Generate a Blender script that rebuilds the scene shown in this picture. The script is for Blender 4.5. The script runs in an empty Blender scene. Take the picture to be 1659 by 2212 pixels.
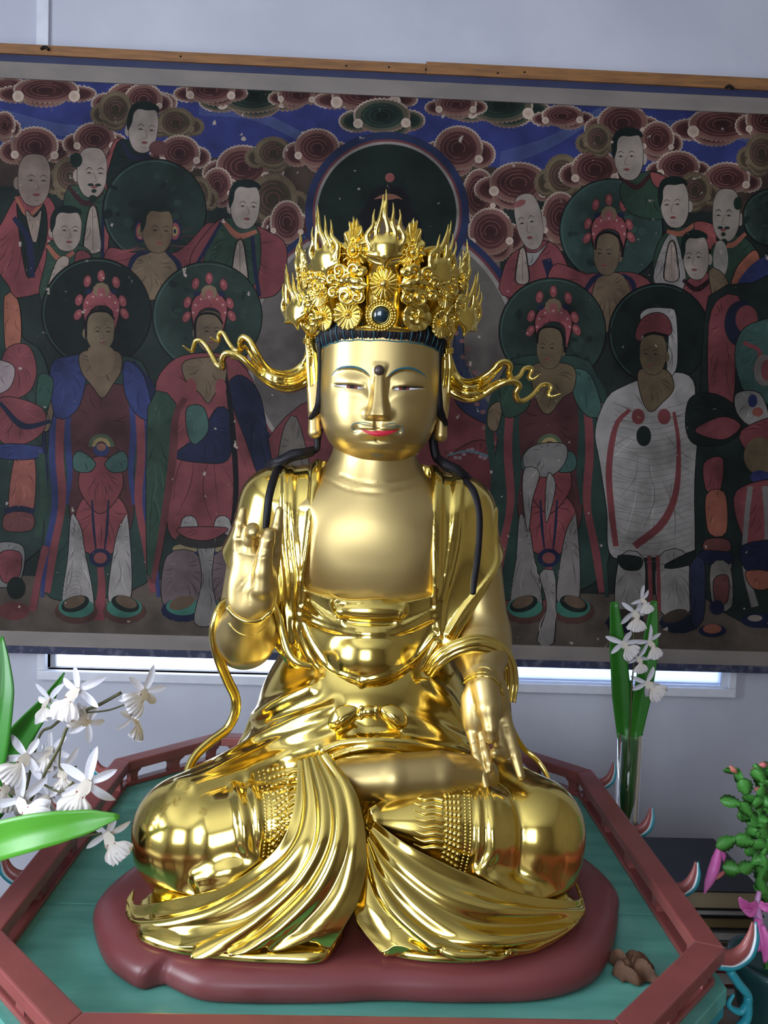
import bpy, bmesh, math, random
import numpy as np
from mathutils import Vector, Matrix
from mathutils.bvhtree import BVHTree
random.seed(7); rng = np.random.default_rng(7)
S = bpy.context.scene
COL = S.collection

# ---------------------------------------------------------------- camera
PITCH, ROLL, YAW, FPX = 0.06254, 0.03444, 0.02995, 1789.0
CAM = np.array([-0.01007, -1.51348, 1.60])
CF = np.array([math.sin(YAW)*math.cos(PITCH), math.cos(YAW)*math.cos(PITCH), -math.sin(PITCH)])
_r = np.array([math.cos(YAW), -math.sin(YAW), 0.0]); _u = np.cross(_r, CF)
CR = _r*math.cos(ROLL)+_u*math.sin(ROLL); CU = _u*math.cos(ROLL)-_r*math.sin(ROLL)
cd = bpy.data.cameras.new('camera'); cam = bpy.data.objects.new('camera', cd); COL.objects.link(cam)
cd.sensor_fit = 'HORIZONTAL'; cd.sensor_width = 36.0; cd.lens = 36.0*FPX/1659.0
cd.clip_start = 0.01
cam.matrix_world = Matrix(((CR[0], CU[0], -CF[0], CAM[0]), (CR[1], CU[1], -CF[1], CAM[1]), (CR[2], CU[2], -CF[2], CAM[2]), (0, 0, 0, 1)))
S.camera = cam

# ---------------------------------------------------------------- world, lights, exposure
S.view_settings.view_transform = 'Standard'; S.view_settings.look = 'None'
S.view_settings.gamma = 1.0; S.view_settings.use_curve_mapping = False
S.view_settings.exposure = 0.08
W = bpy.data.worlds.new('sky'); S.world = W; W.use_nodes = True
bg = W.node_tree.nodes['Background']; bg.inputs[0].default_value = (0.66, 0.78, 1.0, 1); bg.inputs[1].default_value = 4.5

def area_light(name, loc, aim, sx, sy, power, col):
    l = bpy.data.lights.new(name, 'AREA'); l.shape = 'RECTANGLE'; l.size = sx; l.size_y = sy
    l.energy = power; l.color = col
    o = bpy.data.objects.new(name, l); COL.objects.link(o); o.location = loc
    o.rotation_euler = (Vector(aim)-Vector(loc)).to_track_quat('-Z', 'Y').to_euler()
    return o
RX0, RX1, RY0, RY1, RZ1 = -2.3, 2.5, -3.6, 1.0, 3.15     # room extents
area_light('daylight_left', (RX0-0.02, -1.55, 1.75), (RX0+1, -1.55, 1.75), 1.5, 1.5, 66, (0.90, 0.95, 1.0))
area_light('daylight_rear', (-0.75, RY0-0.02, 1.85), (-0.75, RY0+1, 1.85), 1.3, 1.6, 30, (0.90, 0.95, 1.0))

# ---------------------------------------------------------------- pixel helpers (1659 x 2212 frame)
def ray(px, py): return CF+CR*((px-829.5)/FPX)-CU*((py-1106.0)/FPX)
def at(px, py, Y):
    d = ray(px, py); return CAM+d*((Y-CAM[1])/d[1])
def atz(px, py, Z):
    d = ray(px, py); return CAM+d*((Z-CAM[2])/d[2])
def A(L): return np.array([at(*p) for p in L])

# ---------------------------------------------------------------- materials
def lin(h):
    h = h.lstrip('#'); v = [int(h[i:i+2], 16)/255 for i in (0, 2, 4)]
    return tuple(x/12.92 if x <= .04045 else ((x+.055)/1.055)**2.4 for x in v)
MATS = {}
def mat(name, col, rough=.5, metal=0., col2=None, nscale=8., nstretch=(1, 1, 1), bump=0., bscale=60., rvar=0., spec=None, trans=0., ior=1.45, detail=4., coat=0., ramp=(.35, .65)):
    if name in MATS: return MATS[name]
    m = bpy.data.materials.new(name); m.use_nodes = True; nt = m.node_tree; b = nt.nodes['Principled BSDF']
    if isinstance(col, str): col = lin(col)
    if isinstance(col2, str): col2 = lin(col2)
    b.inputs['Base Color'].default_value = (*col, 1); b.inputs['Roughness'].default_value = rough; b.inputs['Metallic'].default_value = metal
    if spec is not None: b.inputs['Specular IOR Level'].default_value = spec
    if trans: b.inputs['Transmission Weight'].default_value = trans; b.inputs['IOR'].default_value = ior
    if coat: b.inputs['Coat Weight'].default_value = coat; b.inputs['Coat Roughness'].default_value = .15
    tc = nt.nodes.new('ShaderNodeTexCoord'); mp = nt.nodes.new('ShaderNodeMapping'); mp.inputs['Scale'].default_value = nstretch
    nt.links.new(tc.outputs['Object'], mp.inputs[0])
    if col2 is not None or rvar:
        n = nt.nodes.new('ShaderNodeTexNoise'); n.inputs['Scale'].default_value = nscale; n.inputs['Detail'].default_value = detail
        nt.links.new(mp.outputs[0], n.inputs[0])
        if col2 is not None:
            r = nt.nodes.new('ShaderNodeValToRGB'); r.color_ramp.elements[0].position = ramp[0]; r.color_ramp.elements[1].position = ramp[1]
            r.color_ramp.elements[0].color = (*col, 1); r.color_ramp.elements[1].color = (*col2, 1)
            nt.links.new(n.outputs[0], r.inputs[0]); nt.links.new(r.outputs[0], b.inputs['Base Color'])
        if rvar:
            mr = nt.nodes.new('ShaderNodeMapRange'); mr.inputs[3].default_value = max(0, rough-rvar); mr.inputs[4].default_value = rough+rvar
            nt.links.new(n.outputs[0], mr.inputs[0]); nt.links.new(mr.outputs[0], b.inputs['Roughness'])
    if bump:
        n2 = nt.nodes.new('ShaderNodeTexNoise'); n2.inputs['Scale'].default_value = bscale; n2.inputs['Detail'].default_value = 3
        bp = nt.nodes.new('ShaderNodeBump'); bp.inputs['Strength'].default_value = bump; bp.inputs['Distance'].default_value = .002
        nt.links.new(mp.outputs[0], n2.inputs[0]); nt.links.new(n2.outputs[0], bp.inputs['Height']); nt.links.new(bp.outputs[0], b.inputs['Normal'])
    MATS[name] = m; return m

# ---------------------------------------------------------------- mesh helpers
def mesh(name, V, Fc, m=None, parent=None, smooth=True, label=None, cat=None, group=None, kind=None, solid=0., auto=None):
    me = bpy.data.meshes.new(name); me.from_pydata([tuple(map(float, v)) for v in V], [], [tuple(map(int, f)) for f in Fc]); me.update()
    return link(name, me, m, parent, smooth, label, cat, group, kind, solid, auto)
def link(name, me, m=None, parent=None, smooth=True, label=None, cat=None, group=None, kind=None, solid=0., auto=None):
    if smooth: me.polygons.foreach_set('use_smooth', np.ones(len(me.polygons), bool))
    if auto is not None: me.set_sharp_from_angle(angle=auto)
    if m is not None: me.materials.append(m)
    o = bpy.data.objects.new(name, me); COL.objects.link(o)
    if parent is not None:
        o.parent = parent
        o.matrix_parent_inverse = parent_mw(parent).inverted()
    if solid:
        md = o.modifiers.new('thickness', 'SOLIDIFY'); md.thickness = solid; md.offset = 0
    tag(o, label, cat, group, kind); return o
def parent_mw(p):
    m = Matrix.LocRotScale(p.location, p.rotation_euler, p.scale)
    if p.parent is not None: m = parent_mw(p.parent) @ p.matrix_parent_inverse @ m
    return m
def set_world(o, parent, M):
    o.parent = parent; o.matrix_parent_inverse = parent_mw(parent).inverted(); o.matrix_basis = M
def tag(o, label=None, cat=None, group=None, kind=None):
    if label: o['label'] = label
    if cat: o['category'] = cat
    if group: o['group'] = group
    if kind: o['kind'] = kind
    return o
def thing(name, loc, label, cat, group=None):
    o = bpy.data.objects.new(name, None); COL.objects.link(o); o.location = tuple(loc); o.empty_display_size = .05
    return tag(o, label, cat, group)
def bmo(name, bm, m=None, parent=None, smooth=False, **k):
    me = bpy.data.meshes.new(name); bmesh.ops.recalc_face_normals(bm, faces=bm.faces); bm.to_mesh(me); bm.free()
    return link(name, me, m, parent, smooth, **k)
def box_vf(x0, x1, y0, y1, z0, z1):
    V = [(x, y, z) for x in (x0, x1) for y in (y0, y1) for z in (z0, z1)]
    return V, [(0, 1, 3, 2), (4, 6, 7, 5), (0, 4, 5, 1), (2, 3, 7, 6), (0, 2, 6, 4), (1, 5, 7, 3)]
def box(name, x0, x1, y0, y1, z0, z1, m, parent=None, bevel=0., **k):
    bm = bmesh.new(); V, Fc = box_vf(x0, x1, y0, y1, z0, z1); vs = [bm.verts.new(v) for v in V]
    for f in Fc: bm.faces.new([vs[i] for i in f])
    if bevel: bmesh.ops.bevel(bm, geom=bm.edges[:], offset=bevel, segments=2, affect='EDGES', profile=.6)
    return bmo(name, bm, m, parent, **k)
def prism(name, poly, z0, z1, m, parent=None, bevel=0., M=None, **k):
    """polygon (list of xy) extruded along z; M maps local xyz to world"""
    bm = bmesh.new(); a = [bm.verts.new((p[0], p[1], z0)) for p in poly]; b = [bm.verts.new((p[0], p[1], z1)) for p in poly]
    bm.faces.new(a[::-1]); bm.faces.new(b); n = len(poly)
    for i in range(n): bm.faces.new([a[i], a[(i+1) % n], b[(i+1) % n], b[i]])
    if bevel: bmesh.ops.bevel(bm, geom=bm.edges[:], offset=bevel, segments=2, affect='EDGES', profile=.6)
    if M is not None: bmesh.ops.transform(bm, matrix=M, verts=bm.verts)
    return bmo(name, bm, m, parent, **k)
def catm(P, n, closed=False):
    P = np.asarray(P, float); k = len(P)
    if k == 2: t = np.linspace(0, 1, n)[:, None]; return P[0]*(1-t)+P[1]*t
    if closed: Q = np.vstack([P[-1], P, P[0], P[1]]); seg = k
    else: Q = np.vstack([2*P[0]-P[1], P, 2*P[-1]-P[-2]]); seg = k-1
    d = np.linalg.norm(np.diff(Q[1:seg+2], axis=0), axis=1)+1e-9; cum = np.concatenate([[0], np.cumsum(d)])
    s = np.linspace(0, cum[-1], n, endpoint=not closed)
    i = np.clip(np.searchsorted(cum, s, 'right')-1, 0, seg-1); t = ((s-cum[i])/d[i])[:, None]
    p0, p1, p2, p3 = Q[i], Q[i+1], Q[i+2], Q[i+3]
    return .5*((2*p1)+(-p0+p2)*t+(2*p0-5*p1+4*p2-p3)*t*t+(-p0+3*p1-3*p2+p3)*t**3)
def grid_vf(G, cu=False, cv=False, caps=False):
    nu, nv = G.shape[:2]; V = G.reshape(-1, 3); Fc = []
    for i in range(nu if cu else nu-1):
        for j in range(nv if cv else nv-1):
            i2, j2 = (i+1) % nu, (j+1) % nv
            Fc.append((i*nv+j, i2*nv+j, i2*nv+j2, i*nv+j2))
    if caps and cv:
        Fc.append(tuple(range(nv))[::-1] if False else tuple(range(nv))); Fc.append(tuple((nu-1)*nv+j for j in range(nv))[::-1])
    return V, Fc
def tube_vf(P, rad, n=48, k=12, flat=1.0, up=None, prof=None, twist=0.):
    """sweep along P (control points); rad scalar/list; flat = thickness ratio across 'up'"""
    P = catm(P, n); r = np.interp(np.linspace(0, 1, n), np.linspace(0, 1, len(np.atleast_1d(rad))), np.atleast_1d(rad)) if np.ndim(rad) else np.full(n, rad)
    T = np.gradient(P, axis=0); T /= np.linalg.norm(T, axis=1)[:, None]+1e-12
    N = np.zeros_like(P); ref = np.array(up if up is not None else (0, -1, 0), float)
    for i in range(n):
        v = (ref if (up is not None or i == 0) else N[i-1]); v = v-T[i]*(v@T[i])
        if np.linalg.norm(v) < 1e-5: v = np.cross(T[i], (1, 0, 0))
        N[i] = v/np.linalg.norm(v)
    B = np.cross(T, N); a = np.linspace(0, 2*np.pi, k, endpoint=False)
    tw = np.linspace(0, twist, n)[:, None]
    c, s = np.cos(a)[None]+0*tw, np.sin(a)[None]+0*tw
    if prof is not None: f = prof(a)[None]; c, s = c*f, s*f
    cc, ss = c*flat, s
    c2 = cc*np.cos(tw)-ss*np.sin(tw); s2 = cc*np.sin(tw)+ss*np.cos(tw)
    G = P[:, None]+r[:, None, None]*(c2[..., None]*N[:, None]+s2[..., None]*B[:, None])
    return grid_vf(G, cv=True, caps=True)
def tube(name, P, rad, m, parent=None, n=48, k=12, flat=1.0, up=None, prof=None, twist=0., **kw):
    V, Fc = tube_vf(P, rad, n, k, flat, up, prof, twist); return mesh(name, V, Fc, m, parent, **kw)
def join_vf(L):
    V, Fc, o = [], [], 0
    for v, f in L:
        V += [tuple(x) for x in v]; Fc += [tuple(i+o for i in q) for q in f]; o += len(v)
    return V, Fc
def lathe_vf(prof, n=32, c=(0, 0, 0)):
    prof = np.asarray(prof, float); a = np.linspace(0, 2*np.pi, n, endpoint=False)
    G = np.stack([prof[:, 0, None]*np.cos(a)+c[0], prof[:, 0, None]*np.sin(a)+c[1], prof[:, 1, None]+0*a+c[2]], -1)
    return grid_vf(G, cv=True, caps=True)

# ---------------------------------------------------------------- implicit surfaces
def smin(a, b, k):
    if k <= 0: return np.minimum(a, b)
    h = np.maximum(k-np.abs(a-b), 0)/k; return np.minimum(a, b)-h*h*k*.25
def smax(a, b, k): return -smin(-a, -b, k)
def s_ell(p, c, r):
    q = (p-np.asarray(c))/np.asarray(r); k0 = np.linalg.norm(q, axis=-1); k1 = np.linalg.norm(q/np.asarray(r), axis=-1)+1e-9
    return k0*(k0-1)/k1
def s_cap(p, a, b, ra, rb=None):
    a = np.asarray(a, float); b = np.asarray(b, float); rb = ra if rb is None else rb
    ba = b-a; pa = p-a; h = np.clip((pa@ba)/(ba@ba+1e-12), 0, 1)
    return np.linalg.norm(pa-h[..., None]*ba, axis=-1)-(ra+(rb-ra)*h)
class SDF:
    def __init__(s): s.ops = []; s.strokes = []
    def add(s, f, k=0.0): s.ops.append((f, k, 1)); return s
    def cut(s, f, k=0.0): s.ops.append((f, k, -1)); return s
    def ell(s, c, r, k=0., sign=1): s.ops.append((lambda p, c=c, r=r: s_ell(p, c, r), k, sign)); return s
    def cap(s, a, b, ra, rb=None, k=0., sign=1): s.ops.append((lambda p, a=a, b=b, ra=ra, rb=rb: s_cap(p, a, b, ra, rb), k, sign)); return s
    def chain(s, P, rad, k=0.):
        P = [np.asarray(x, float) for x in P]; rad = rad if np.ndim(rad) else [rad]*len(P)
        def f(p):
            d = None
            for i in range(len(P)-1):
                e = s_cap(p, P[i], P[i+1], rad[i], rad[i+1]); d = e if d is None else smin(d, e, .004)
            return d
        s.ops.append((f, k, 1)); return s
    def stroke(s, P, r0, r1=None, rm=None, k=.008, n=24, sign=1):
        P = catm(P, n); t = np.linspace(0, 1, n); r1 = r0 if r1 is None else r1; rm = (r0+r1)/2 if rm is None else rm
        R = np.interp(t, [0, .5, 1], [r0, rm, r1]); s.strokes.append((P, R, k, sign)); return s
    def __call__(s, p):
        d = np.full(p.shape[0], 1e3)
        for f, k, sg in s.ops:
            e = f(p); d = smin(d, e, k) if sg > 0 else smax(d, -e, k)
        for P, R, k, sg in s.strokes:
            m = R.max()+k+.010
            idx = np.nonzero(((p > P.min(0)-m) & (p < P.max(0)+m)).all(1))[0]
            if not len(idx): continue
            q = p[idx]; best = np.full(len(q), 1e3)
            for i0 in range(0, len(P)-1, 5):
                C = P[i0:i0+6]; j = np.nonzero(((q > C.min(0)-m) & (q < C.max(0)+m)).all(1))[0]
                if not len(j): continue
                qq = q[j]; b = best[j]
                for i in range(i0, min(i0+5, len(P)-1)): b = np.minimum(b, s_cap(qq, P[i], P[i+1], R[i], R[i+1]))
                best[j] = b
            d[idx] = smin(d[idx], best, k) if sg > 0 else smax(d[idx], -best, k)
        return d
def nets(sdf, lo, hi, h, B=8):
    lo = np.asarray(lo, float); hi = np.asarray(hi, float)
    nb = np.ceil((hi-lo)/(h*B)).astype(int)+1; dims = nb*B
    bc = np.stack(np.meshgrid(*[lo[a]+(np.arange(nb[a])*B+(B-1)/2)*h for a in range(3)], indexing='ij'), -1).reshape(-1, 3)
    dc = sdf(bc); act = np.abs(dc) < h*B*.5*1.74*1.35+h*2
    vol = np.repeat(np.repeat(np.repeat(np.sign(dc).reshape(nb), B, 0), B, 1), B, 2).astype(np.float32)*.05
    ai = np.nonzero(act)[0]; bi = np.stack(np.unravel_index(ai, nb), -1)
    off = np.stack(np.meshgrid(*[np.arange(B)]*3, indexing='ij'), -1).reshape(-1, 3)
    for s0 in range(0, len(bi), 1500):
        idx = (bi[s0:s0+1500, None]*B+off[None]).reshape(-1, 3)
        vol[idx[:, 0], idx[:, 1], idx[:, 2]] = sdf(lo+idx*h)
    ins = vol < 0
    c = [ins[i:dims[0]-1+i, j:dims[1]-1+j, k:dims[2]-1+k] for i in (0, 1) for j in (0, 1) for k in (0, 1)]
    cnt = sum(x.astype(np.int8) for x in c); cell = (cnt > 0) & (cnt < 8)
    ci = np.stack(np.nonzero(cell), -1); cid = np.full(cell.shape, -1, np.int32); cid[tuple(ci.T)] = np.arange(len(ci))
    acc = np.zeros((len(ci), 3)); num = np.zeros(len(ci))
    corners = [(i, j, k) for i in (0, 1) for j in (0, 1) for k in (0, 1)]
    for a in range(8):
        for ax in range(3):
            if corners[a][ax]: continue
            b = list(corners[a]); b[ax] = 1
            va = vol[ci[:, 0]+corners[a][0], ci[:, 1]+corners[a][1], ci[:, 2]+corners[a][2]]; vb = vol[ci[:, 0]+b[0], ci[:, 1]+b[1], ci[:, 2]+b[2]]
            m = (va < 0) != (vb < 0); t = np.where(m, va/np.where(m, va-vb, 1), 0)
            p = np.tile(np.array(corners[a], float), (len(ci), 1)); p[:, ax] = t
            acc[m] += p[m]; num[m] += 1
    V = lo+(ci+acc/num[:, None])*h
    Fc = []
    for ax in range(3):
        s0 = [slice(None)]*3; s1 = [slice(None)]*3; s0[ax] = slice(0, -1); s1[ax] = slice(1, None)
        fl = ins[tuple(s0)] != ins[tuple(s1)]
        e = np.stack(np.nonzero(fl), -1); o1, o2 = [(1, 2), (2, 0), (0, 1)][ax]
        ok = (e[:, o1] > 0) & (e[:, o2] > 0) & (e[:, o1] < dims[o1]-1) & (e[:, o2] < dims[o2]-1); e = e[ok]
        q = []
        for d1, d2 in ((1, 1), (0, 1), (0, 0), (1, 0)):
            x = e.copy(); x[:, o1] -= d1; x[:, o2] -= d2; q.append(cid[tuple(x.T)])
        q = np.stack(q, -1); flip = ins[tuple(e.T)]; q[~flip] = q[~flip][:, ::-1]; q = q[(q >= 0).all(1)]; Fc.append(q)
    Fc = np.concatenate(Fc)
    for _ in range(2):      # settle vertices on the surface
        d = sdf(V); ee = h*.5; g = np.stack([(sdf(V+np.eye(3)[a]*ee)-d)/ee for a in range(3)], -1)
        n2 = (g*g).sum(1)+1e-6; V = V-g*np.clip(d/n2, -h, h)[:, None]
    return V, Fc
def fast_mesh(V, Fc, name):
    me = bpy.data.meshes.new(name); nf, nv = Fc.shape
    me.vertices.add(len(V)); me.vertices.foreach_set('co', V.astype(np.float32).ravel())
    me.loops.add(nf*nv); me.loops.foreach_set('vertex_index', Fc.astype(np.int32).ravel())
    me.polygons.add(nf); me.polygons.foreach_set('loop_start', np.arange(0, nf*nv, nv, dtype=np.int32)); me.polygons.foreach_set('loop_total', np.full(nf, nv, np.int32))
    me.update(calc_edges=True); me.validate(); return me
def sdf_obj(name, sdf, lo, hi, h, m, parent, **k):
    V, Fc = nets(sdf, lo, hi, h); return link(name, fast_mesh(V, Fc, name), m, parent, True, **k), V, Fc
class Surf:
    """ray-hit helper on one or more meshes, for drawing on modelled surfaces"""
    def __init__(s, *vf):
        V, Fc = join_vf([(list(map(tuple, v)), [tuple(map(int, f)) for f in fc]) for v, fc in vf]); s.b = BVHTree.FromPolygons([Vector(v) for v in V], Fc)
    def hit(s, px, py, off=0., Y=None):
        d = ray(px, py); d = d/np.linalg.norm(d); h = s.b.ray_cast(Vector(CAM), Vector(d))
        if h[0] is None:
            if Y is not None: return at(px, py, Y)
            p = at(px, py, 0.0); n = s.b.find_nearest(Vector(p)); return np.array(n[0])
        return np.array(h[0])-d*off
    def nrm(s, px, py):
        d = ray(px, py); d = d/np.linalg.norm(d); h = s.b.ray_cast(Vector(CAM), Vector(d))
        return np.array(h[1]) if h[0] is not None else -d
    def line(s, L, off=0., n=None):
        L = np.asarray(L, float)
        if n: L = catm(L, n)
        return np.array([s.hit(p[0], p[1], off) for p in L])
# ================================================================ setting
WALL = mat('plaster_wall', '#c3c5d0', rough=.85, col2='#b7b9c6', nscale=3, bump=.3, bscale=160)
WHITE = mat('window_aluminium', '#d8dbe4', rough=.4, col2='#cdd0da', nscale=20)
WOOD = mat('pale_floor_wood', '#6b563f', rough=.4, col2='#5c4934', nscale=4, nstretch=(1, 12, 1))
CEIL = mat('ceiling_paint', '#d6d6d8', rough=.9, col2='#cfcfd2', nscale=3)
ZT = .84
# back wall with a long low window, built from four pieces around the opening
ow0, ow1 = at(103, 1440, RY1)[0], at(1568, 1480, RY1)[0]
oz0 = (at(300, 1452, RY1)[2]+at(1300, 1476, RY1)[2])/2; oz1 = oz0+.62
V, Fc = join_vf([box_vf(RX0, ow0, RY1, RY1+.05, 0, RZ1), box_vf(ow1, RX1, RY1, RY1+.05, 0, RZ1), box_vf(ow0, ow1, RY1, RY1+.05, 0, oz0), box_vf(ow0, ow1, RY1, RY1+.05, oz1, RZ1)])
mesh('wall_back', V, Fc, WALL, smooth=False, kind='structure')
# side and rear walls with the openings that let daylight in
def wall_open(name, axis, c0, c1, a0, a1, h0, h1, w0, w1, m=WALL):
    P = []
    for (u0, u1, z0, z1) in ((a0, h0, 0, RZ1), (h1, a1, 0, RZ1), (h0, h1, 0, w0), (h0, h1, w1, RZ1)):
        P.append(box_vf(c0, c1, u0, u1, z0, z1) if axis == 'x' else box_vf(u0, u1, c0, c1, z0, z1))
    V, Fc = join_vf(P); return mesh(name, V, Fc, m, smooth=False, kind='structure')
wall_open('wall_left', 'x', RX0-.12, RX0, RY0, RY1, -2.3, -.8, 1.0, 2.5)
ROOM = mat('beige_room_wall', '#8d8272', rough=.85, col2='#82776a', nscale=3)
wall_open('wall_front', 'y', RY0-.12, RY0, RX0, RX1, -1.4, -.1, 1.05, 2.65, ROOM)
box('wall_right', RX1, RX1+.12, RY0, RY1, 0, RZ1, ROOM, kind='structure')
box('floor', RX0, RX1, RY0, RY1, -.1, 0, WOOD, kind='structure')
box('ceiling', RX0, RX1, RY0, RY1, RZ1, RZ1+.1, CEIL, kind='structure')
box('trim_1', at(82, 40, RY1)[0], at(108, 40, RY1)[0], RY1-.012, RY1, at(90, 120, RY1)[2], RZ1, WHITE, kind='structure', bevel=.002)
# window frame under the painting
win = bpy.data.objects.new('window_1', None); COL.objects.link(win); win.location = (0, RY1, oz0); tag(win, kind='structure')
fz0 = (at(300, 1476, RY1-.02)[2]+at(1300, 1498, RY1-.02)[2])/2; fx0, fx1 = at(80, 1450, RY1-.02)[0], at(1590, 1490, RY1-.02)[0]
box('window_sill', fx0, fx1, RY1-.022, RY1+.06, fz0, oz0, WHITE, win, bevel=.003)
box('window_jamb', fx0, ow0, RY1-.022, RY1+.06, oz0, oz1, WHITE, win, bevel=.003)
box('window_jamb', ow1, fx1, RY1-.022, RY1+.06, oz0, oz1, WHITE, win, bevel=.003)
box('window_head', fx0, fx1, RY1-.022, RY1+.06, oz1, oz1+.04, WHITE, win, bevel=.003)
xm = at(860, 1450, RY1)[0]
GLASS = mat('clear_glass', (1, 1, 1), rough=.0, trans=1., ior=1.01)
FROST = mat('frosted_glass', (.55, .62, .80), rough=.45, trans=.75, ior=1.2)
for x0, x1, y in ((ow0, xm+.02, RY1+.020), (xm-.02, ow1, RY1-.004)):
    box('sash', x0, x1, y, y+.018, oz0, oz0+.003, WHITE, win); box('sash', x0, x0+.016, y, y+.018, oz0+.003, oz1, WHITE, win); box('sash', x1-.016, x1, y, y+.018, oz0+.003, oz1, WHITE, win)
    box('glass_pane', x0+.016, x1-.016, y+.003, y+.007, oz0+.003, oz1, GLASS if x0 == ow0 else FROST, win)

# ---------------------------------------------------------------- octagonal altar table
TW, TA = .50999, .33453
RED = mat('red_oxide_paint', '#99524e', rough=.33, col2='#884845', nscale=9, bump=.12, bscale=90, rvar=.08)
GREEN = mat('green_paint', '#6cb3a4', rough=.24, col2='#5ba092', nscale=3.5, nstretch=(1.2, 7, 1), bump=.08, bscale=60, rvar=.08)
TURQ = mat('turquoise_paint', '#2f9fae', rough=.35, col2='#2b8c9c', nscale=10)
NAVY = mat('navy_paint', '#1c2745', rough=.4, col2='#232f52', nscale=8)
def octo(off):
    w = TW+off; a = TA+off*math.tan(math.pi/8)
    return [(-a, -w), (a, -w), (w, -a), (w, a), (a, w), (-a, w), (-w, a), (-w, -a)]
table = thing('altar_table', (0, 0, 0), 'octagonal altar table with green plank top and red railing', 'table')
def ring(name, o0, o1, z0, z1, m, sides=range(8), parent=table, bevel=.003):
    I, O = octo(o0), octo(o1)
    for i in sides:
        j = (i+1) % 8; prism(name, [I[i], O[i], O[j], I[j]], z0, z1, m, parent, bevel=bevel)
ring('top_rail', 0., .040, .878, .900, RED)
ring('bottom_rail', .004, .030, ZT, .850, RED)
# green planks, clipped to the octagon
def clip_poly(poly, y0, y1):
    for s, c in ((1, y0), (-1, -y1)):
        out = []
        for i in range(len(poly)):
            p, q = poly[i], poly[(i+1) % len(poly)]; dp, dq = s*p[1]-c, s*q[1]-c
            if dp >= 0: out.append(p)
            if (dp >= 0) != (dq >= 0):
                t = dp/(dp-dq); out.append((p[0]+(q[0]-p[0])*t, p[1]+(q[1]-p[1])*t))
        poly = out
    return poly
ys = [-.56, atz(120, 1952, ZT)[1], atz(265, 1745, ZT)[1], .56]
ys = [-.56]+[y for y in (2*ys[1]-ys[2], ys[1], ys[2], 2*ys[2]-ys[1]) if abs(y) < .5]+[.56]
for a, b in zip(ys[:-1], ys[1:]): prism('plank', clip_poly(octo(.045), a+.0012, b-.0012), ZT-.025, ZT, GREEN, table, bevel=.0015)
# shaped posts between the rails
def post(c, d, w):
    n = np.array([d[1], -d[0]]); prof = [(-.5, 0), (-.42, .3), (-.5, .62), (-.85, .8), (-1, 1), (1, 1), (.85, .8), (.5, .62), (.42, .3), (.5, 0)]
    M = Matrix(((d[0], 0, n[0], c[0]), (d[1], 0, n[1], c[1]), (0, 1, 0, .849), (0, 0, 0, 1)))
    prism('rail_post', [(x*w, y*.030) for x, y in prof], -.009, .009, RED, table, M=M)
I = octo(.017)
for i in range(8):
    p, q = np.array(I[i]), np.array(I[(i+1) % 8]); d = (q-p)/np.linalg.norm(q-p); L = np.linalg.norm(q-p)
    for t in ((.06, .28, .5, .72, .94) if L > .5 else (.09, .5, .91)): post(p+(q-p)*t, d, .028 if .1 < t < .9 else .02)
# mouldings and body below
ring('turquoise_moulding', -.02, .043, .795, ZT-.025, TURQ)
ring('panel', -.02, .012, .745, .795, NAVY); ring('lower_rail', -.02, .062, .715, .745, RED, bevel=.005)
ring('panel', -.02, .03, .45, .715, TURQ); ring('lower_rail', -.02, .062, .42, .45, RED, bevel=.005)
ring('base_panel', -.06, .0, 0, .42, RED)
# cloud-scroll brackets curling out over the rail
def scroll(i, t, s=1., flip=1, hang=False):
    I = octo(.038); p, q = np.array(I[i]), np.array(I[(i+1) % 8]); c = p+(q-p)*t; d = (q-p)/np.linalg.norm(q-p); n = np.array([d[1], -d[0]])
    def W(L): return [np.array([c[0]+n[0]*a*s+d[0]*e, c[1]+n[1]*a*s+d[1]*e, .885+b*s]) for a, b, e in L]
    up = (d[0], d[1], 0)
    b = mesh('scroll_bracket', *tube_vf(W([(-.005, -.008, 0), (.018, -.008, 0), (.034, .004, 0), (.042, .024, 0), (.044, .044, 0)]), [.012*s, .012*s, .0095*s, .006*s, .0015*s], 26, 10, .8, up), RED, table)
    mesh('scroll_edge', *tube_vf(W([(.0, -.019, 0), (.022, -.019, 0), (.043, -.003, 0), (.051, .02, 0), (.049, .044, 0)]), [.006*s, .006*s, .006*s, .004*s, .001*s], 24, 8, 1.2, up), TURQ, b)
    mesh('scroll_line', *tube_vf(W([(.0, -.0145, 0), (.02, -.0145, 0), (.039, -.001, 0), (.0465, .021, 0), (.0475, .042, 0)]), [.0022*s, .0022*s, .0022*s, .0018*s, .0008*s], 24, 8, 4.5, up), mat('white_paint', '#c9d2d6', rough=.5), b)
    if hang:
        mesh('scroll_edge', *tube_vf(W([(.016, -.026, 0), (.03, -.045, 0), (.045, -.065, 0), (.035, -.085, 0), (.018, -.076, 0), (.024, -.06, 0)]), [.006*s, .0065*s, .006*s, .005*s, .004*s, .002*s], 40, 8, 1.3, up), TURQ, b)
        mesh('scroll_edge', *tube_vf(W([(.044, -.062, 0), (.044, -.095, 0), (.026, -.118, 0), (.022, -.142, 0), (.034, -.155, 0)]), [.006*s, .006*s, .0055*s, .004*s, .001*s], 40, 8, 1.3, up), TURQ, b)
for i, t, hg in ((2, .30, False), (2, .62, False), (2, .97, False), (2, .02, True), (6, .03, False), (6, .38, False), (6, .7, False), (6, .98, True), (4, .3, False), (4, .72, False)):
    scroll(i, t, .95 if not hg else 1.08, hang=hg)
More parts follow.
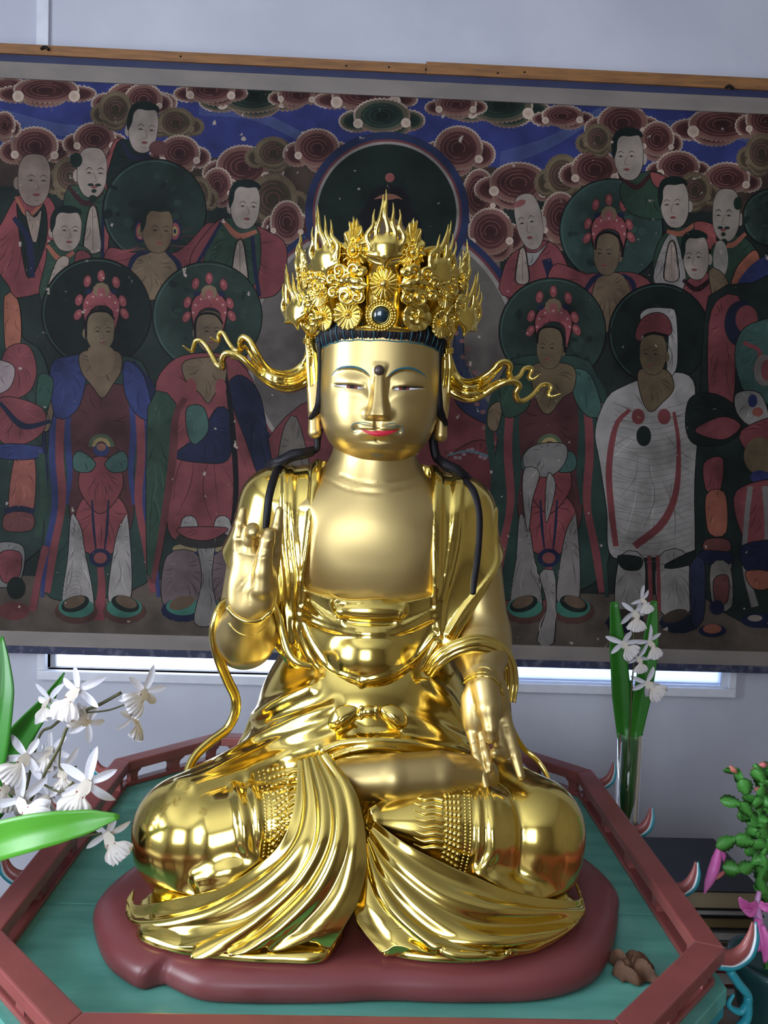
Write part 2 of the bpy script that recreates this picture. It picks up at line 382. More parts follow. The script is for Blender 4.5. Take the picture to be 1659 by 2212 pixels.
# ---------------------------------------------------------------- red plinth board under the statue
PL = mat('maroon_plinth_paint', '#7c3f40', rough=.36, col2='#73393b', nscale=4, bump=.05, bscale=300)
fr = [(203, 1985), (206, 2035), (229, 2090), (271, 2127), (301, 2141), (325, 2136), (350, 2130), (371, 2141), (407, 2158), (452, 2168), (560, 2172), (700, 2171), (830, 2166), (960, 2170), (1080, 2170), (1167, 2165), (1240, 2148), (1288, 2122), (1316, 2080), (1331, 2030), (1335, 1985), (1334, 1955)]
F2 = np.array([atz(px, py, ZT+.002)[:2] for px, py in fr]); yc = (F2[0, 1]+F2[-1, 1])/2
hw, mx_ = (F2[-1, 0]-F2[0, 0])/2, (F2[-1, 0]+F2[0, 0])/2
back = [(hw*math.cos(a)+mx_, F2[-1, 1]*(1+math.cos(a))/2+F2[0, 1]*(1-math.cos(a))/2+.33*math.sin(a)) for a in np.linspace(.2, math.pi-.2, 14)]
out = np.vstack([F2, back]); out = np.vstack([catm(out, 220, closed=True)])
cen = np.array([.02, -.06]); rings = []
for s, z in ((.985, ZT+.001), (.998, ZT+.006), (1.0, ZT+.014), (.995, ZT+.024), (.98, ZT+.033), (.955, ZT+.039), (.92, ZT+.043), (.85, ZT+.0435), (.5, ZT+.044), (.02, ZT+.044)):
    q = cen+(out-cen)*s; rings.append(np.column_stack([q, np.full(len(q), z)]))
mesh('statue_plinth', *grid_vf(np.array(rings), cv=True, caps=True), PL, label='low maroon board with scalloped edge beneath the golden statue', cat='plinth')
# ================================================================ statue
GOLD = mat('polished_gold', (0.87, 0.67, 0.18), rough=.155, metal=1., rvar=.03, nscale=14)
MATTE = mat('satin_gold', (0.62, 0.47, 0.20), rough=.40, metal=1., rvar=.03, nscale=30, bump=.03, bscale=900)
BLACK = mat('black_lacquer', (0.006, 0.005, 0.008), rough=.5, spec=.25)
TEAL = mat('teal_paint', lin('#1d5a6a'), rough=.4)
AX = .014
statue = thing('bodhisattva_statue', (AX, -.03, .885), 'golden seated bodhisattva statue with tall flame crown and flying ribbons', 'statue')
def hp(a, b, Y=0., flip=1):
    """half-plane through two pixels, extruded along y: returns sdf (negative on the kept side)"""
    p, q = at(*a, Y), at(*b, Y); d = np.array([q[0]-p[0], q[2]-p[2]]); d /= np.linalg.norm(d); n = np.array([-d[1], d[0]])*flip
    return lambda P: (P[:, 0]-p[0])*n[0]+(P[:, 2]-p[2])*n[1]
# ---- bare chest and neck
ch = SDF()
ch.ell((AX, .0, 1.41), (.172, .090, .18)).ell((AX-.005, .015, 1.495), (.19, .078, .075), k=.05)
ch.cap((AX, .005, 1.50), (AX, .0, 1.63), .082, .074, k=.045)
ch.ell((AX-.06, -.030, 1.45), (.085, .05, .08), k=.05).ell((AX+.06, -.030, 1.45), (.085, .05, .08), k=.05)
chV, chF = nets(ch, (-.22, -.14, 1.2), (.25, .14, 1.66), .005)
sc0 = Surf((chV, chF))
for L in (((735, 1026), (775, 1040), (815, 1045), (860, 1041), (905, 1030)), ((700, 1032), (750, 1056), (810, 1064), (870, 1060), (925, 1042))):
    ch.stroke(sc0.line(L, n=14, off=.001), .0004, .0004, .0016, k=.004, sign=-1)

# ---- upper robe
rb = SDF()
rb.ell((AX, .012, 1.41), (.200, .118, .20)).ell((AX, .0, 1.27), (.150, .105, .12), k=.04)
rb.ell((AX-.005, .03, 1.50), (.21, .085, .085), k=.04)
cutL = hp((470, 1172), (640, 1440), 0., 1); cutR = hp((1074, 1216), (965, 1374), 0., -1)
def sleeveL(p):
    d = smin(s_cap(p, (-.085, .02, 1.535), (-.160, .02, 1.510), .048, .068), s_cap(p, (-.160, .02, 1.510), (-.192, .012, 1.39), .068, .073), .02)
    d = smin(d, s_cap(p, (-.192, .012, 1.39), (-.165, -.01, 1.28), .073, .07), .02)
    return smax(d, -cutL(p), .004)
def sleeveR(p):
    d = smin(s_cap(p, (.105, .02, 1.535), (.172, .02, 1.505), .048, .068), s_cap(p, (.172, .02, 1.505), (.198, .012, 1.385), .068, .073), .02)
    d = smin(d, s_cap(p, (.198, .012, 1.385), (.165, -.02, 1.27), .075, .07), .02)
    return smax(d, -cutR(p), .004)
rb.add(sleeveL, .03).add(sleeveR, .03)
eL, eR = hp((688, 985), (652, 1262), -.1, 1), hp((941, 990), (937, 1280), -.1, 1)
zb = at(800, 1297, -.1)[2]
def opening(p):
    d = np.maximum(np.maximum(-eL(p), eR(p)), zb-.004+1.25*np.abs(p[:, 0]-AX-.004)**2.0-p[:, 2]); return np.maximum(d, p[:, 1]-.03)
o_s = [np.sign(eL(np.array([[AX, 0, 1.42]])))[0], np.sign(eR(np.array([[AX, 0, 1.42]])))[0]]
def opening(p):
    d = np.maximum(np.maximum(-o_s[0]*eL(p), -o_s[1]*eR(p)), zb-.004+1.25*np.abs(p[:, 0]-AX-.004)**2.0-p[:, 2]); return np.maximum(d, p[:, 1]-.03)
rb_ops0 = list(rb.ops)
rb.cut(opening, .004)
rb.cut(lambda p: s_cap(p, (AX, .0, 1.45), (AX, -.01, 1.7), .09, .10), .004)
rbu = SDF(); rbu.ops = rb_ops0
ch.ops.append((lambda p: -(rbu(p)+.006-np.maximum(0, .112-np.abs(p[:, 0]-AX))*1.2-14*np.maximum(0, p[:, 2]-1.48)**2), .012, -1))
chest, chV, chF = sdf_obj('chest', ch, (-.22, -.14, 1.2), (.25, .14, 1.66), .004, MATTE, statue)
LO, HI = (-.30, -.18, 1.12), (.31, .16, 1.62)
sr0 = Surf(nets(rb, LO, HI, .006))
HB = lambda px, py, off=0.: sr0.hit(px, py, off)
# belly volumes
b0 = HB(800, 1425); rb.ell(b0+np.array([0, .035, 0]), (.074, .062, .066), k=.012)
b1 = HB(800, 1321); rb.ell(b1+np.array([0, .006, 0]), (.062, .018, .020), k=.005)
sr1 = Surf(nets(rb, LO, HI, .006))
def st(sd, su, L, r0, r1=None, rm=None, off=0., k=.007, n=22): sd.stroke(su.line(L, n=n, off=off), r0, r1, rm, k=k, n=n)
ln = lambda *a, **k: st(rb, sr1, *a, **k)
# collar rims and vertical folds
ln([(686, 985), (686, 1013), (681, 1062), (675, 1135), (667, 1208), (656, 1255), (645, 1306), (640, 1360)], .006, .003, .005)
ln([(676, 990), (675, 1062), (668, 1135), (658, 1208), (646, 1270), (636, 1330)], .004, .002)
ln([(616, 1000), (617, 1062), (618, 1123), (621, 1184), (628, 1245), (628, 1306), (626, 1370), (632, 1420)], .0055, .003, .006)
ln([(630, 998), (631, 1062), (633, 1123), (638, 1184), (645, 1250), (642, 1320), (640, 1390)], .004, .002, .004)
ln([(604, 1180), (612, 1240), (616, 1300), (620, 1360), (632, 1420)], .003, .003, .005)
ln([(941, 999), (941, 1062), (938, 1135), (938, 1208), (941, 1282), (944, 1355)], .006, .003, .005)
ln([(951, 1000), (951, 1080), (949, 1160), (949, 1240), (949, 1330)], .004, .002)
ln([(995, 1030), (990, 1111), (985, 1172), (973, 1233), (958, 1294), (950, 1372)], .0045, .002, .005)
ln([(984, 1030), (980, 1111), (974, 1172), (964, 1233), (953, 1294)], .0035, .002)
ln([(1072, 1100), (1071, 1160), (1074, 1214), (1056, 1250), (1024, 1290), (997, 1325), (968, 1370)], .003, .003, .003)
# edge of the under-robe and sash lines
ln([(650, 1255), (696, 1277), (734, 1297), (763, 1300), (820, 1297), (855, 1298), (893, 1287), (941, 1268)], .003, .003, .0035)
ln([(722, 1305), (732, 1325), (741, 1343)], .002, .002, .003)
ln([(874, 1311), (866, 1328), (857, 1345)], .002, .002, .003)
ln([(650, 1312), (700, 1340), (748, 1353), (800, 1358), (864, 1353), (938, 1318)], .003, .003, .006)
ln([(648, 1328), (700, 1353), (748, 1365), (800, 1369), (864, 1364), (940, 1332)], .003, .003, .0045)
ln([(668, 1300), (705, 1331), (740, 1345)], .002, .002, .004)
# draped V folds under the belly
ln([(648, 1335), (676, 1397), (716, 1446), (780, 1472)], .002, .004, .004)
ln([(937, 1374), (893, 1426), (835, 1459), (780, 1472)], .002, .004, .004)
ln([(640, 1350), (665, 1415), (715, 1475), (772, 1517)], .003, .004, .005)
ln([(944, 1390), (905, 1450), (855, 1495), (800, 1520)], .003, .004, .005)
ln([(780, 1470), (782, 1492), (792, 1517)], .004, .004, .0045)
ln([(620, 1405), (648, 1450), (690, 1505), (740, 1522)], .006, .005, .008)
ln([(930, 1460), (895, 1495), (850, 1525)], .005, .004, .007)
ln([(618, 1380), (622, 1420), (640, 1470)], .003, .003, .006)
robe, rbV, rbF = sdf_obj('upper_robe', rb, LO, HI, .003, GOLD, statue)

# ---- lap: thighs, knees, calves, skirt
KL, KR = at(408, 1792, -.185), at(1150, 1792, -.172)
lp = SDF()
def flare(p):
    q = p.copy(); q[:, 1] = (q[:, 1]-.03)/.82
    d = s_cap(q, (AX, .0, 1.25), (AX, .0, 1.10), .145, .205); return smin(d, s_cap(q, (AX, .0, 1.10), (AX, -.02, 1.02), .205, .235), .03)*.85
lp.add(flare)
lp.cap((-.10, -.02, 1.01), KL, .105, .088, k=.03).cap((.13, -.02, 1.01), KR, .105, .086, k=.03)
lp.ell(KL, (.088, .090, .084), k=.01).ell(KR, (.082, .088, .084), k=.01)
lp.cap(KL+np.array([.06, -.03, .005]), at(690, 1745, -.22), .072, .05, k=.012)
cR0 = at(1030, 1794, -.20); cR1 = at(812, 1772, -.25); lp.cap(cR0, cR1, .080, .022, k=.006)
lp.ell(at(930, 1778, -.212), (.105, .058, .064), k=.02)
def basef(p):
    q = p.copy(); q[:, 2] = np.maximum(q[:, 2], .93); return s_ell(q, (AX+.006, -.118, .915), (.356, .262, .05))
lp.add(basef, .055)
lp.cut(lambda p: p[:, 2]-.886, .004)
lp.cap((.004, -.45, .905), (.004, -.20, .915), .050, .03, k=.006, sign=-1)
LO2, HI2 = (-.41, -.40, .87), (.43, .26, 1.30)
sl0 = Surf(nets(lp, LO2, HI2, .007), (rbV, rbF))
l2 = lambda *a, **k: st(lp, sl0, *a, **k)
# straps beside the knees
l2([(508, 1700), (520, 1740), (528, 1790), (532, 1832), (560, 1862)], .004, .004, .007, k=.012)
l2([(535, 1680), (552, 1730), (560, 1790), (562, 1840)], .004, .003, .006)
l2([(1052, 1700), (1060, 1740), (1064, 1790), (1062, 1845), (1030, 1885)], .004, .004, .0065, k=.010)
l2([(1030, 1705), (1035, 1760), (1034, 1830), (1020, 1880)], .003, .003, .004)
# folds sweeping from the waist to both sides of the lap
for a in ([(670, 1487), (600, 1520), (535, 1560), (500, 1595)], [(722, 1528), (640, 1560), (560, 1595), (480, 1640)],
          [(735, 1555), (650, 1590), (560, 1625), (450, 1672), (390, 1690)], [(760, 1582), (690, 1612), (600, 1640), (500, 1678), (420, 1700)],
          [(925, 1470), (970, 1515), (1000, 1560)], [(880, 1548), (940, 1572), (1010, 1600)], [(870, 1575), (940, 1590), (1020, 1625)]):
    l2(a, .003, .003, .0075, k=.022)
for a in ([(745, 1570), (640, 1604), (520, 1652)],):
    l2(a, .0015, .0015, .003, k=.008)
# the rolled lower edge of the sash over the bare shin
l2([(700, 1622), (740, 1606), (800, 1600), (860, 1603), (920, 1612), (985, 1625), (1020, 1640), (1050, 1668)], .006, .006, .010, k=.012, off=.006)
l2([(720, 1636), (760, 1622), (820, 1616), (900, 1625), (980, 1640)], .003, .003, .006, off=.006)
l2([(800, 1750), (850, 1722), (910, 1702), (980, 1693), (1040, 1695)], .004, .003, .006, off=.004)
# drawn-in folds between knee and hem
l2([(568, 1866), (500, 1880), (430, 1900)], .006, .003, .012, k=.02)
l2([(575, 1880), (510, 1905), (440, 1925)], .004, .003, .008, k=.015)
l2([(1035, 1890), (1090, 1912), (1150, 1928)], .005, .003, .010, k=.02)
lap, lpV, lpF = sdf_obj('lap_robe', lp, LO2, HI2, .0034, GOLD, statue)
sLap = Surf((lpV, lpF)); sBody = Surf((lpV, lpF), (rbV, rbF), (chV, chF))

# ---- bare shin across the lap
sh = SDF(); sh.chain(A([(748, 1684, -.215), (850, 1678, -.225), (950, 1672, -.212), (1035, 1676, -.17)]), [.033, .036, .036, .033])
sdf_obj('bare_shin', sh, (-.12, -.28, .93), (.30, -.06, 1.12), .004, MATTE, statue)

# ---- pleated drapes falling over the front of the lap
def loft(name, ribs, nu=150, nv=90, amp=.007, sharp=1.0, thick=.0045, hem=None, m=GOLD, parent=statue, fine=0., flatu=None):
    R3 = np.array([catm(r, nv) for r in ribs]); nr = len(ribs)
    G = np.stack([catm(R3[:, j], nu) for j in range(nv)], 1)
    # chord-length parameter differs per row; use the rib index averaged over rows
    u = np.zeros((nu, nv))
    for j in range(nv):
        d = np.concatenate([[0], np.cumsum(np.linalg.norm(np.diff(R3[:, j], axis=0), axis=1))]); u[:, j] = np.interp(np.linspace(0, d[-1], nu), d, np.arange(nr))
    t = np.linspace(0, 1, nv)[None]
    du = np.gradient(G, axis=0); dv = np.gradient(G, axis=1); N = np.cross(du, dv); N /= np.linalg.norm(N, axis=-1)[..., None]+1e-12
    N *= np.where((N@np.array([0, -1, .3])) > 0, 1, -1)[..., None]
    w = np.abs(np.cos(np.pi*u*.70+.25))**sharp; a = amp*np.clip(.25+t*1.1, 0, 1)
    if flatu: a = a*(1-.8*np.clip((u-flatu[0])/(flatu[1]-flatu[0]), 0, 1))
    a = a*(1-np.clip((t-.72)/.26, 0, 1)*np.clip((3.2-u)/1.4, 0, 1))
    G = G+N*((w-.5)*a)[..., None]
    if fine: G = G+N*(fine*np.cos(2*np.pi*u*2+.7)*np.clip(t*1.3, 0, 1))[..., None]
    if hem is not None: G = G+hem(u, t)[..., None]*dv/(np.linalg.norm(dv, axis=-1)[..., None]+1e-9)
    return mesh(name, *grid_vf(G), m, parent, solid=thick)
Z = lambda px, py, z=.905: tuple(atz(px, py, z))
P_ = lambda *L: [at(*p) if len(p) == 3 else np.array(Z(*p[:2], p[3])) for p in L]
z9 = 'z'
loft('drape', [
    P_((645, 1640, -.225), (638, 1735, -.272), (614, 1815, -.298), (568, 1868, -.300), (488, 1920, -.300), (390, 1946, -.290), (297, 1958, -.262))+[np.array([-.352, -.215, .899])],
    P_((655, 1638, -.228), (660, 1750, -.285), (634, 1830, -.315), (569, 1895, -.326), (472, 1955, -.334), (374, 1985, -.324), (290, 1992, -.296))+[np.array([-.347, -.255, .893])],
    P_((664, 1636, -.230), (680, 1740, -.290), (670, 1830, -.325), (615, 1915, -.340), (530, 1985, -.354), (450, 2015, -.358), (382, 2035, -.352)),
    P_((675, 1634, -.232), (700, 1725, -.290), (698, 1815, -.330), (650, 1905, -.348), (565, 1987, -.364), (490, 2038, -.376), (430, 2066, -.384)),
    P_((684, 1632, -.234), (721, 1716, -.290), (724, 1815, -.335), (680, 1915, -.356), (605, 1995, -.372), (552, 2034, -.380), (515, 2056, -.386)),
    P_((693, 1629, -.236), (745, 1708, -.290), (757, 1820, -.338), (722, 1925, -.362), (660, 2000, -.374), (622, 2030, -.378), (600, 2048, -.380)),
    P_((706, 1625, -.236), (768, 1716, -.288), (791, 1837, -.334), (778, 1934, -.360), (748, 1993, -.370), (735, 2015, -.372), (722, 2036, -.372))],
    amp=.011, sharp=1.8, hem=lambda u, t: .010*np.cos(np.pi*2*u)*np.clip(t*5-4, 0, 1)*np.clip(u-1.2, 0, 1), flatu=(4.6, 5.6))
loft('drape', [
    P_((808, 1772, -.270), (877, 1824, -.298), (965, 1870, -.306), (1028, 1898, -.306), (1105, 1931, -.298), (1209, 1950, -.258), (1252, 1942, -.215))+[np.array([.374, -.165, .903])],
    P_((800, 1790, -.275), (860, 1850, -.310), (945, 1910, -.328), (1035, 1945, -.332), (1110, 1958, -.322), (1200, 1965, -.284), (1256, 1962, -.246))+[np.array([.374, -.195, .899])],
    P_((796, 1803, -.278), (842, 1868, -.317), (925, 1942, -.342), (1010, 1985, -.350), (1100, 1998, -.340), (1190, 1992, -.306), (1253, 1982, -.274))+[np.array([.368, -.235, .893])],
    P_((794, 1812, -.280), (825, 1878, -.322), (888, 1955, -.350), (970, 2015, -.368), (1060, 2040, -.376), (1160, 2032, -.345), (1235, 2006, -.306)),
    P_((792, 1822, -.282), (808, 1885, -.324), (850, 1960, -.355), (915, 2020, -.374), (970, 2055, -.386), (1030, 2066, -.388), (1090, 2060, -.380)),
    P_((790, 1833, -.282), (793, 1895, -.324), (815, 1955, -.350), (860, 2005, -.366), (890, 2030, -.374), (915, 2045, -.380), (935, 2056, -.384)),
    P_((786, 1850, -.282), (776, 1910, -.320), (766, 1950, -.340), (770, 1985, -.350), (784, 2010, -.358), (800, 2030, -.366), (815, 2048, -.374))],
    amp=.011, sharp=1.8, hem=lambda u, t: .008*np.cos(np.pi*2*u)*np.clip(t*5-4, 0, 1)*np.clip(u-2.2, 0, 1), flatu=(4.8, 5.8))
# plain under-skirt standing on the plinth
def skirt_edge(L, z0, name):
    lo = np.array([atz(px, py, .887) for px, py in L]); lo = catm(lo, 80); c = np.array([AX, -.05, 0])
    up = lo.copy(); up[:, 2] = z0; d = (lo-c); d[:, 2] = 0; d /= np.linalg.norm(d, axis=1)[:, None]; lo = lo-d*.006; up = up-d*.03
    inn = up-d*.05; G = np.stack([lo, lo*.5+up*.5+d*.004, up, inn], 0); mesh(name, *grid_vf(G), GOLD, statue, solid=.004)
skirt_edge([(289, 1960), (287, 2010), (300, 2037), (380, 2064), (500, 2080), (600, 2085), (693, 2083), (735, 2040)], .903, 'underskirt')
skirt_edge([(775, 2010), (838, 2063), (912, 2081), (1035, 2084), (1120, 2070), (1175, 2056), (1237, 2015), (1258, 1960)], .903, 'underskirt')
# bow knot at the waist
bow = np.array(sBody.hit(797, 1537, .012))
def bow_loop(pts, off):
    # closed outline in pixels -> puffed leaf with a central crease
    c = np.mean(np.array(pts, float), 0); O = catm(np.array(pts, float), 48, closed=True); G = np.zeros((10, 48, 3))
    for i, r in enumerate(np.linspace(0.02, 1, 10)):
        for j in range(48):
            q = c+(O[j]-c)*r; p = sBody.hit(q[0], q[1], off); th = .0075*(1-r**2.2)-.0022*math.exp(-((j % 24)/3.)**2)*(1-r); G[i, j] = p-np.array([0, 1, 0])*th
    pl = G[:, :, 1].mean(); G[:, :, 1] = G[:, :, 1]*.4+(G[-1, :, 1].mean()-.004)*.6-.006*(1-np.linspace(0.02, 1, 10)**2)[:, None]
    return G
for pts in ([(771, 1530), (752, 1522), (732, 1526), (716, 1545), (712, 1566), (722, 1578), (742, 1572), (760, 1556)], [(824, 1527), (846, 1522), (868, 1534), (878, 1552), (874, 1570), (858, 1574), (842, 1562), (828, 1545)]):
    mesh('bow_loop', *grid_vf(bow_loop(pts, .012), cv=True), GOLD, statue, solid=.007)
kn = SDF(); kn.ell(bow, (.014, .010, .011)); kn.stroke([bow+np.array([.013, -.004, .008]), bow+np.array([.013, -.004, -.010])], .004, .004, k=.003); kn.stroke([bow+np.array([-.013, -.004, .008]), bow+np.array([-.013, -.004, -.010])], .004, .004, k=.003)
kn.cap(bow+np.array([-.012, 0, -.004]), bow+np.array([-.03, .0, -.012]), .008, .005, k=.004)
sdf_obj('bow_knot', kn, bow-.045, bow+.045, .0022, GOLD, statue)

# ---- embossed scale bands on the calves: rows of beads, scales and flame wisps
def bead_rows(rows, par):
    L = []; dome = [(math.cos(t), math.sin(t)) for t in np.linspace(1.45, 0, 5)]
    for pts, n, r, ry in rows:
        for x, y in catm(np.array(pts, float), n):
            p = sLap.hit(x, y, 0); nn = Vector(sLap.nrm(x, y)); nn = -nn if nn.dot(Vector(ray(x, y))) > 0 else nn; q = nn.to_track_quat('Z', 'Y').to_matrix(); V, Fc = lathe_vf([(r*a, r*b*.7-r*.1) for a, b in dome], 10); L.append(([np.array(q @ Vector((v[0], v[1]*ry, v[2])))+p for v in V], Fc))
    return mesh('bead_band', *join_vf(L), GOLD, par, kind='stuff')
bead_rows([([(1013, 1702), (1017, 1760), (1016, 1830), (1004, 1884)], 26, .0024, 1), ([(1003, 1702), (1006, 1760), (1005, 1830), (994, 1880)], 26, .0024, 1)]+[([(990-k*9, 1704+k), (993-k*9, 1760), (991-k*9, 1830-k*3), (984-k*9, 1872-k*6)], 13, .0048, 1.) for k in range(4)], lap)
bead_rows([([(560, 1668), (572, 1730), (575, 1790), (570, 1850)], 24, .0024, 1), ([(570, 1664), (583, 1730), (586, 1790), (580, 1850)], 24, .0024, 1)]+[([(582+k*10, 1664-k*2), (595+k*9, 1730), (597+k*8, 1780), (590+k*7, 1840-k*12)], 12, .0046, 1.) for k in range(4)], lap)
for k in range(9):
    y = 1708+k*15; tube('flame_wisp', np.array([sLap.hit(x, yy, .0005) for x, yy in catm(np.array([(958, y+6), (938, y+2), (915, y+4), (893, y-5)], float), 12)]), [.0042, .0036, .0026, .0004], GOLD, lap, n=26, k=8)
for k in range(8):
    y = 1668+k*17; tube('flame_wisp', np.array([sLap.hit(x, yy, .0005) for x, yy in catm(np.array([(620, y+6), (634, y-2), (648, y-3), (662, y-14)], float), 12)]), [.0042, .0036, .0026, .0004], GOLD, lap, n=26, k=8)
# ================================================================ head
def proj(P):
    v = np.asarray(P, float)-CAM; d = v@CF; return 829.5+FPX*(v@CR)/d, 1106.0-FPX*(v@CU)/d
HX, HY = .019, .0
sil = [(700, 131), (740, 131.5), (800, 132.5), (850, 131.5), (900, 127), (930, 119), (955, 107), (975, 90), (992, 68), (1004, 44), (1011, 22), (1014, 4)]
zs = np.array([at(820, y, -.02)[2] for y, _ in sil]); ws = np.array([w*.000832 for _, w in sil])
def head_grid():
    zz = np.concatenate([np.linspace(zs[0]+.05, at(820, 960, -.02)[2], 190), at(820, 960, -.02)[2]-(at(820, 960, -.02)[2]-zs[-1])*np.sin(np.linspace(0, 1, 70)[1:]*np.pi/2)])
    w = np.interp(-zz, -zs, ws); k = np.ones(9)/9; w = np.concatenate([w[:4], np.convolve(w, k, 'valid'), w[-4:]])
    rel = w/ws.max()
    front = .112*rel**.55; back = .125*rel**.8
    a = np.concatenate([np.linspace(-math.pi*.02, math.pi*1.02, 320), np.linspace(math.pi*1.02, math.pi*1.98, 60)[1:-1]])
    e = 2/2.5; ca, sa = np.cos(a), np.sin(a)
    X = HX-w[:, None]*(np.sign(ca)*np.abs(ca)**e)[None]
    Y = np.where(sa > 0, -front[:, None]*(np.abs(sa)**e)[None], back[:, None]*(np.abs(sa)**e)[None])+HY
    G = np.stack([X, Y, np.repeat(zz[:, None], len(a), 1)], -1)
    return G, np.clip(sa*4, 0, 1)[None]+0*w[:, None]
HG, fmask = head_grid()
ss = lambda x, a, b: (lambda t: t*t*(3-2*t))(np.clip((x-a)/(b-a), 0, 1))
gs = lambda x, y, cx, cy, rx, ry: np.exp(-((x-cx)/rx)**2-((y-cy)/ry)**2)
browL = np.array([(717, 811), (726, 800), (737, 794), (753, 792), (768, 793), (783, 798), (793, 805), (799, 812), (806, 826)], float)
browR = np.array([(839, 813), (847, 805), (859, 798), (874, 795), (890, 796), (903, 801), (915, 809), (921, 816)], float)[::-1]
def face_disp(px, py):
    cx = 819.5-(py-800)*.034; dx = px-cx; ax = np.abs(dx); h = np.zeros_like(px)
    ysk = py-dx*.034      # undo the roll
    # nose
    w1 = np.interp(ysk, [790, 815, 860, 900], [9, 6.5, 7.5, 10.5]); w2 = np.interp(ysk, [790, 812, 850, 885, 905], [22, 12, 19, 29, 31])
    hn = np.interp(ysk, [780, 800, 820, 850, 880, 898, 904.5, 909], [0, .003, .0065, .0115, .0175, .020, .012, 0])
    pf = 1-ss(ax, w1, w2); h += hn*pf
    h += .004*gs(ax, ysk, 24, 893, 9, 9)*ss(909-ysk, 0, 5)
    # eye sockets under the brow arc
    yb = np.where(dx < 0, np.interp(px, browL[:, 0], browL[:, 1]), np.interp(px, browR[::-1, 0], browR[::-1, 1]))
    inner = ss(ax, 14, 24)*(1-ss(ax, 84, 108))
    d = py-yb; sock = ss(d, -1, 7)*(1-ss(d, 22, 60)); h -= .0052*sock*inner*(1-.55*ss(ax, 40, 95))
    # lids
    h += .0042*gs(ax, ysk, 62, 823, 34, 13)+.0015*gs(ax, ysk, 62, 852, 36, 12)
    lid = 831.5+np.where(ax < 62, (62-ax)*.10, 0)*np.where(dx < 0, 1, 1)
    h -= .0028*np.exp(-((ysk-lid-3)/3.2)**2)*ss(ax, 27, 36)*(1-ss(ax, 90, 104))
    # cheeks, mouth, chin
    h += .004*gs(ax, ysk, 70, 905, 40, 40)
    h += .006*gs(ax, ysk, 0, 935, 44, 30)
    h += .0028*gs(ax, ysk, 16, 925, 22, 6)*(1-.9*np.exp(-(ax/6.5)**2))+.004*gs(ax, ysk, 0, 938.5, 27, 6.0)-.0035*gs(ax, ysk, 46, 929, 7, 8)-.0028*gs(ax, ysk, 0, 953, 26, 5)
    h -= .0030*(1-ss(ax, 6, 8.5))*ss(ysk, 905, 909)*(1-ss(ysk, 924, 927))
    h -= .0012*np.exp(-((ysk-929.8)/1.6)**2)*(1-ss(ax, 34, 44))
    h += .0055*gs(ax, ysk, 0, 973, 36, 18)
    h -= .003*gs(ax, ysk, 1, 951, 2.2, 2.2)
    return h
px, py = proj(HG); disp = face_disp(px, py)*fmask*(HG[..., 1] < -.02)
vd = HG-CAM; vd /= np.linalg.norm(vd, axis=-1)[..., None]
HG = HG-np.array([0, 1, 0])*disp[..., None]
hV, hF = grid_vf(HG, cv=True, caps=True)
head = mesh('head', hV, hF, MATTE, statue)
sH = Surf((hV, hF))
def on(name, L, r, m, par=None, n=40, off=.0, flat=.45, k=8):
    P = sH.line(L, n=n, off=off); return tube(name, P, r, m, par or head, n=n, k=k, flat=flat, up=(0, -1, 0))
on('eyebrow', browL[:-1], [.0006, .0015, .0019, .0017, .0008], TEAL, n=50)
on('eyebrow', browR, [.0006, .0015, .0019, .0017, .0008], TEAL, n=50)
def patch(name, up, lo, m, off=.0006, n=40, kk=8, par=None):
    U, D = catm(np.asarray(up, float), n), catm(np.asarray(lo, float), n); G = np.zeros((n, kk, 3))
    for i in range(n):
        for j in range(kk):
            q = U[i]+(D[i]-U[i])*j/(kk-1); G[i, j] = sH.hit(q[0], q[1], off)
    return mesh(name, *grid_vf(G), m, par or head)
EYEW = mat('eye_white', '#d9d6e0', rough=.25); IRIS = mat('iris_brown', '#6e2a1e', rough=.2); PUP = mat('pupil_black', '#120a0a', rough=.2); LIPS = mat('lip_red', '#c02338', rough=.4)
eyeU = [[(722, 832), (737, 831), (752, 831.5), (768, 833), (786, 838.5)], [(848, 841.5), (858, 836.8), (876, 835.7), (892, 836.6), (915, 838)]]
eyeD = [[(722, 832.5), (737, 836), (752, 839), (768, 840.2), (786, 839.2)], [(848, 842), (862, 843), (878, 843), (892, 841.7), (915, 838.5)]]
for s in (0, 1):
    patch('eye', eyeU[s], eyeD[s], EYEW, .0008)
    ex = 760.3 if s == 0 else 873; f = lambda L, x: np.interp(x, [p[0] for p in L], [p[1] for p in L])
    for nm, m, hw, o in (('iris', IRIS, 11.5, .0011), ('pupil', PUP, 4.5, .0014)):
        xs = np.linspace(ex-hw, ex+hw, 7); patch(nm, [(x, f(eyeU[s], x)) for x in xs], [(x, f(eyeD[s], x)-.4) for x in xs], m, o, n=10, kk=5)
    on('lash_line', eyeU[s], [.0004, .0009, .0012, .0010, .0006], PUP, off=.0008)
patch('lips', [(779, 927.8), (795, 930), (808, 931.5), (818, 930), (828, 930.8), (844, 929.8), (861, 928.5)], [(779, 928.3), (792, 936), (806, 941.3), (819, 942.5), (832, 941), (847, 936), (861, 929)], LIPS, .0007)
for L in ([(802, 915), (788, 913), (776, 912.3), (768, 914)], [(803, 922), (785, 917), (772, 914), (763, 916), (759.5, 923), (764, 927.5), (771, 928), (773, 932), (769, 935), (762, 933.5), (755, 931)],
          [(832, 917), (842, 915), (854, 914)], [(832, 922), (848, 922), (860, 919.5), (868, 922), (871, 927), (869, 931), (862, 932), (860, 936), (865, 938.5), (874, 935)]):
    on('moustache', L, [.0004, .0007, .0007, .0003], TEAL, n=40)
cc = np.linspace(0, 2*np.pi, 14)
on('chin_mark', [(814.5+4.2*math.cos(t), 984+3.6*math.sin(t)) for t in cc], .00035, TEAL, n=30); on('chin_mark', [(814.5+1*math.cos(t), 984+.8*math.sin(t)) for t in cc], .00035, TEAL, n=16)
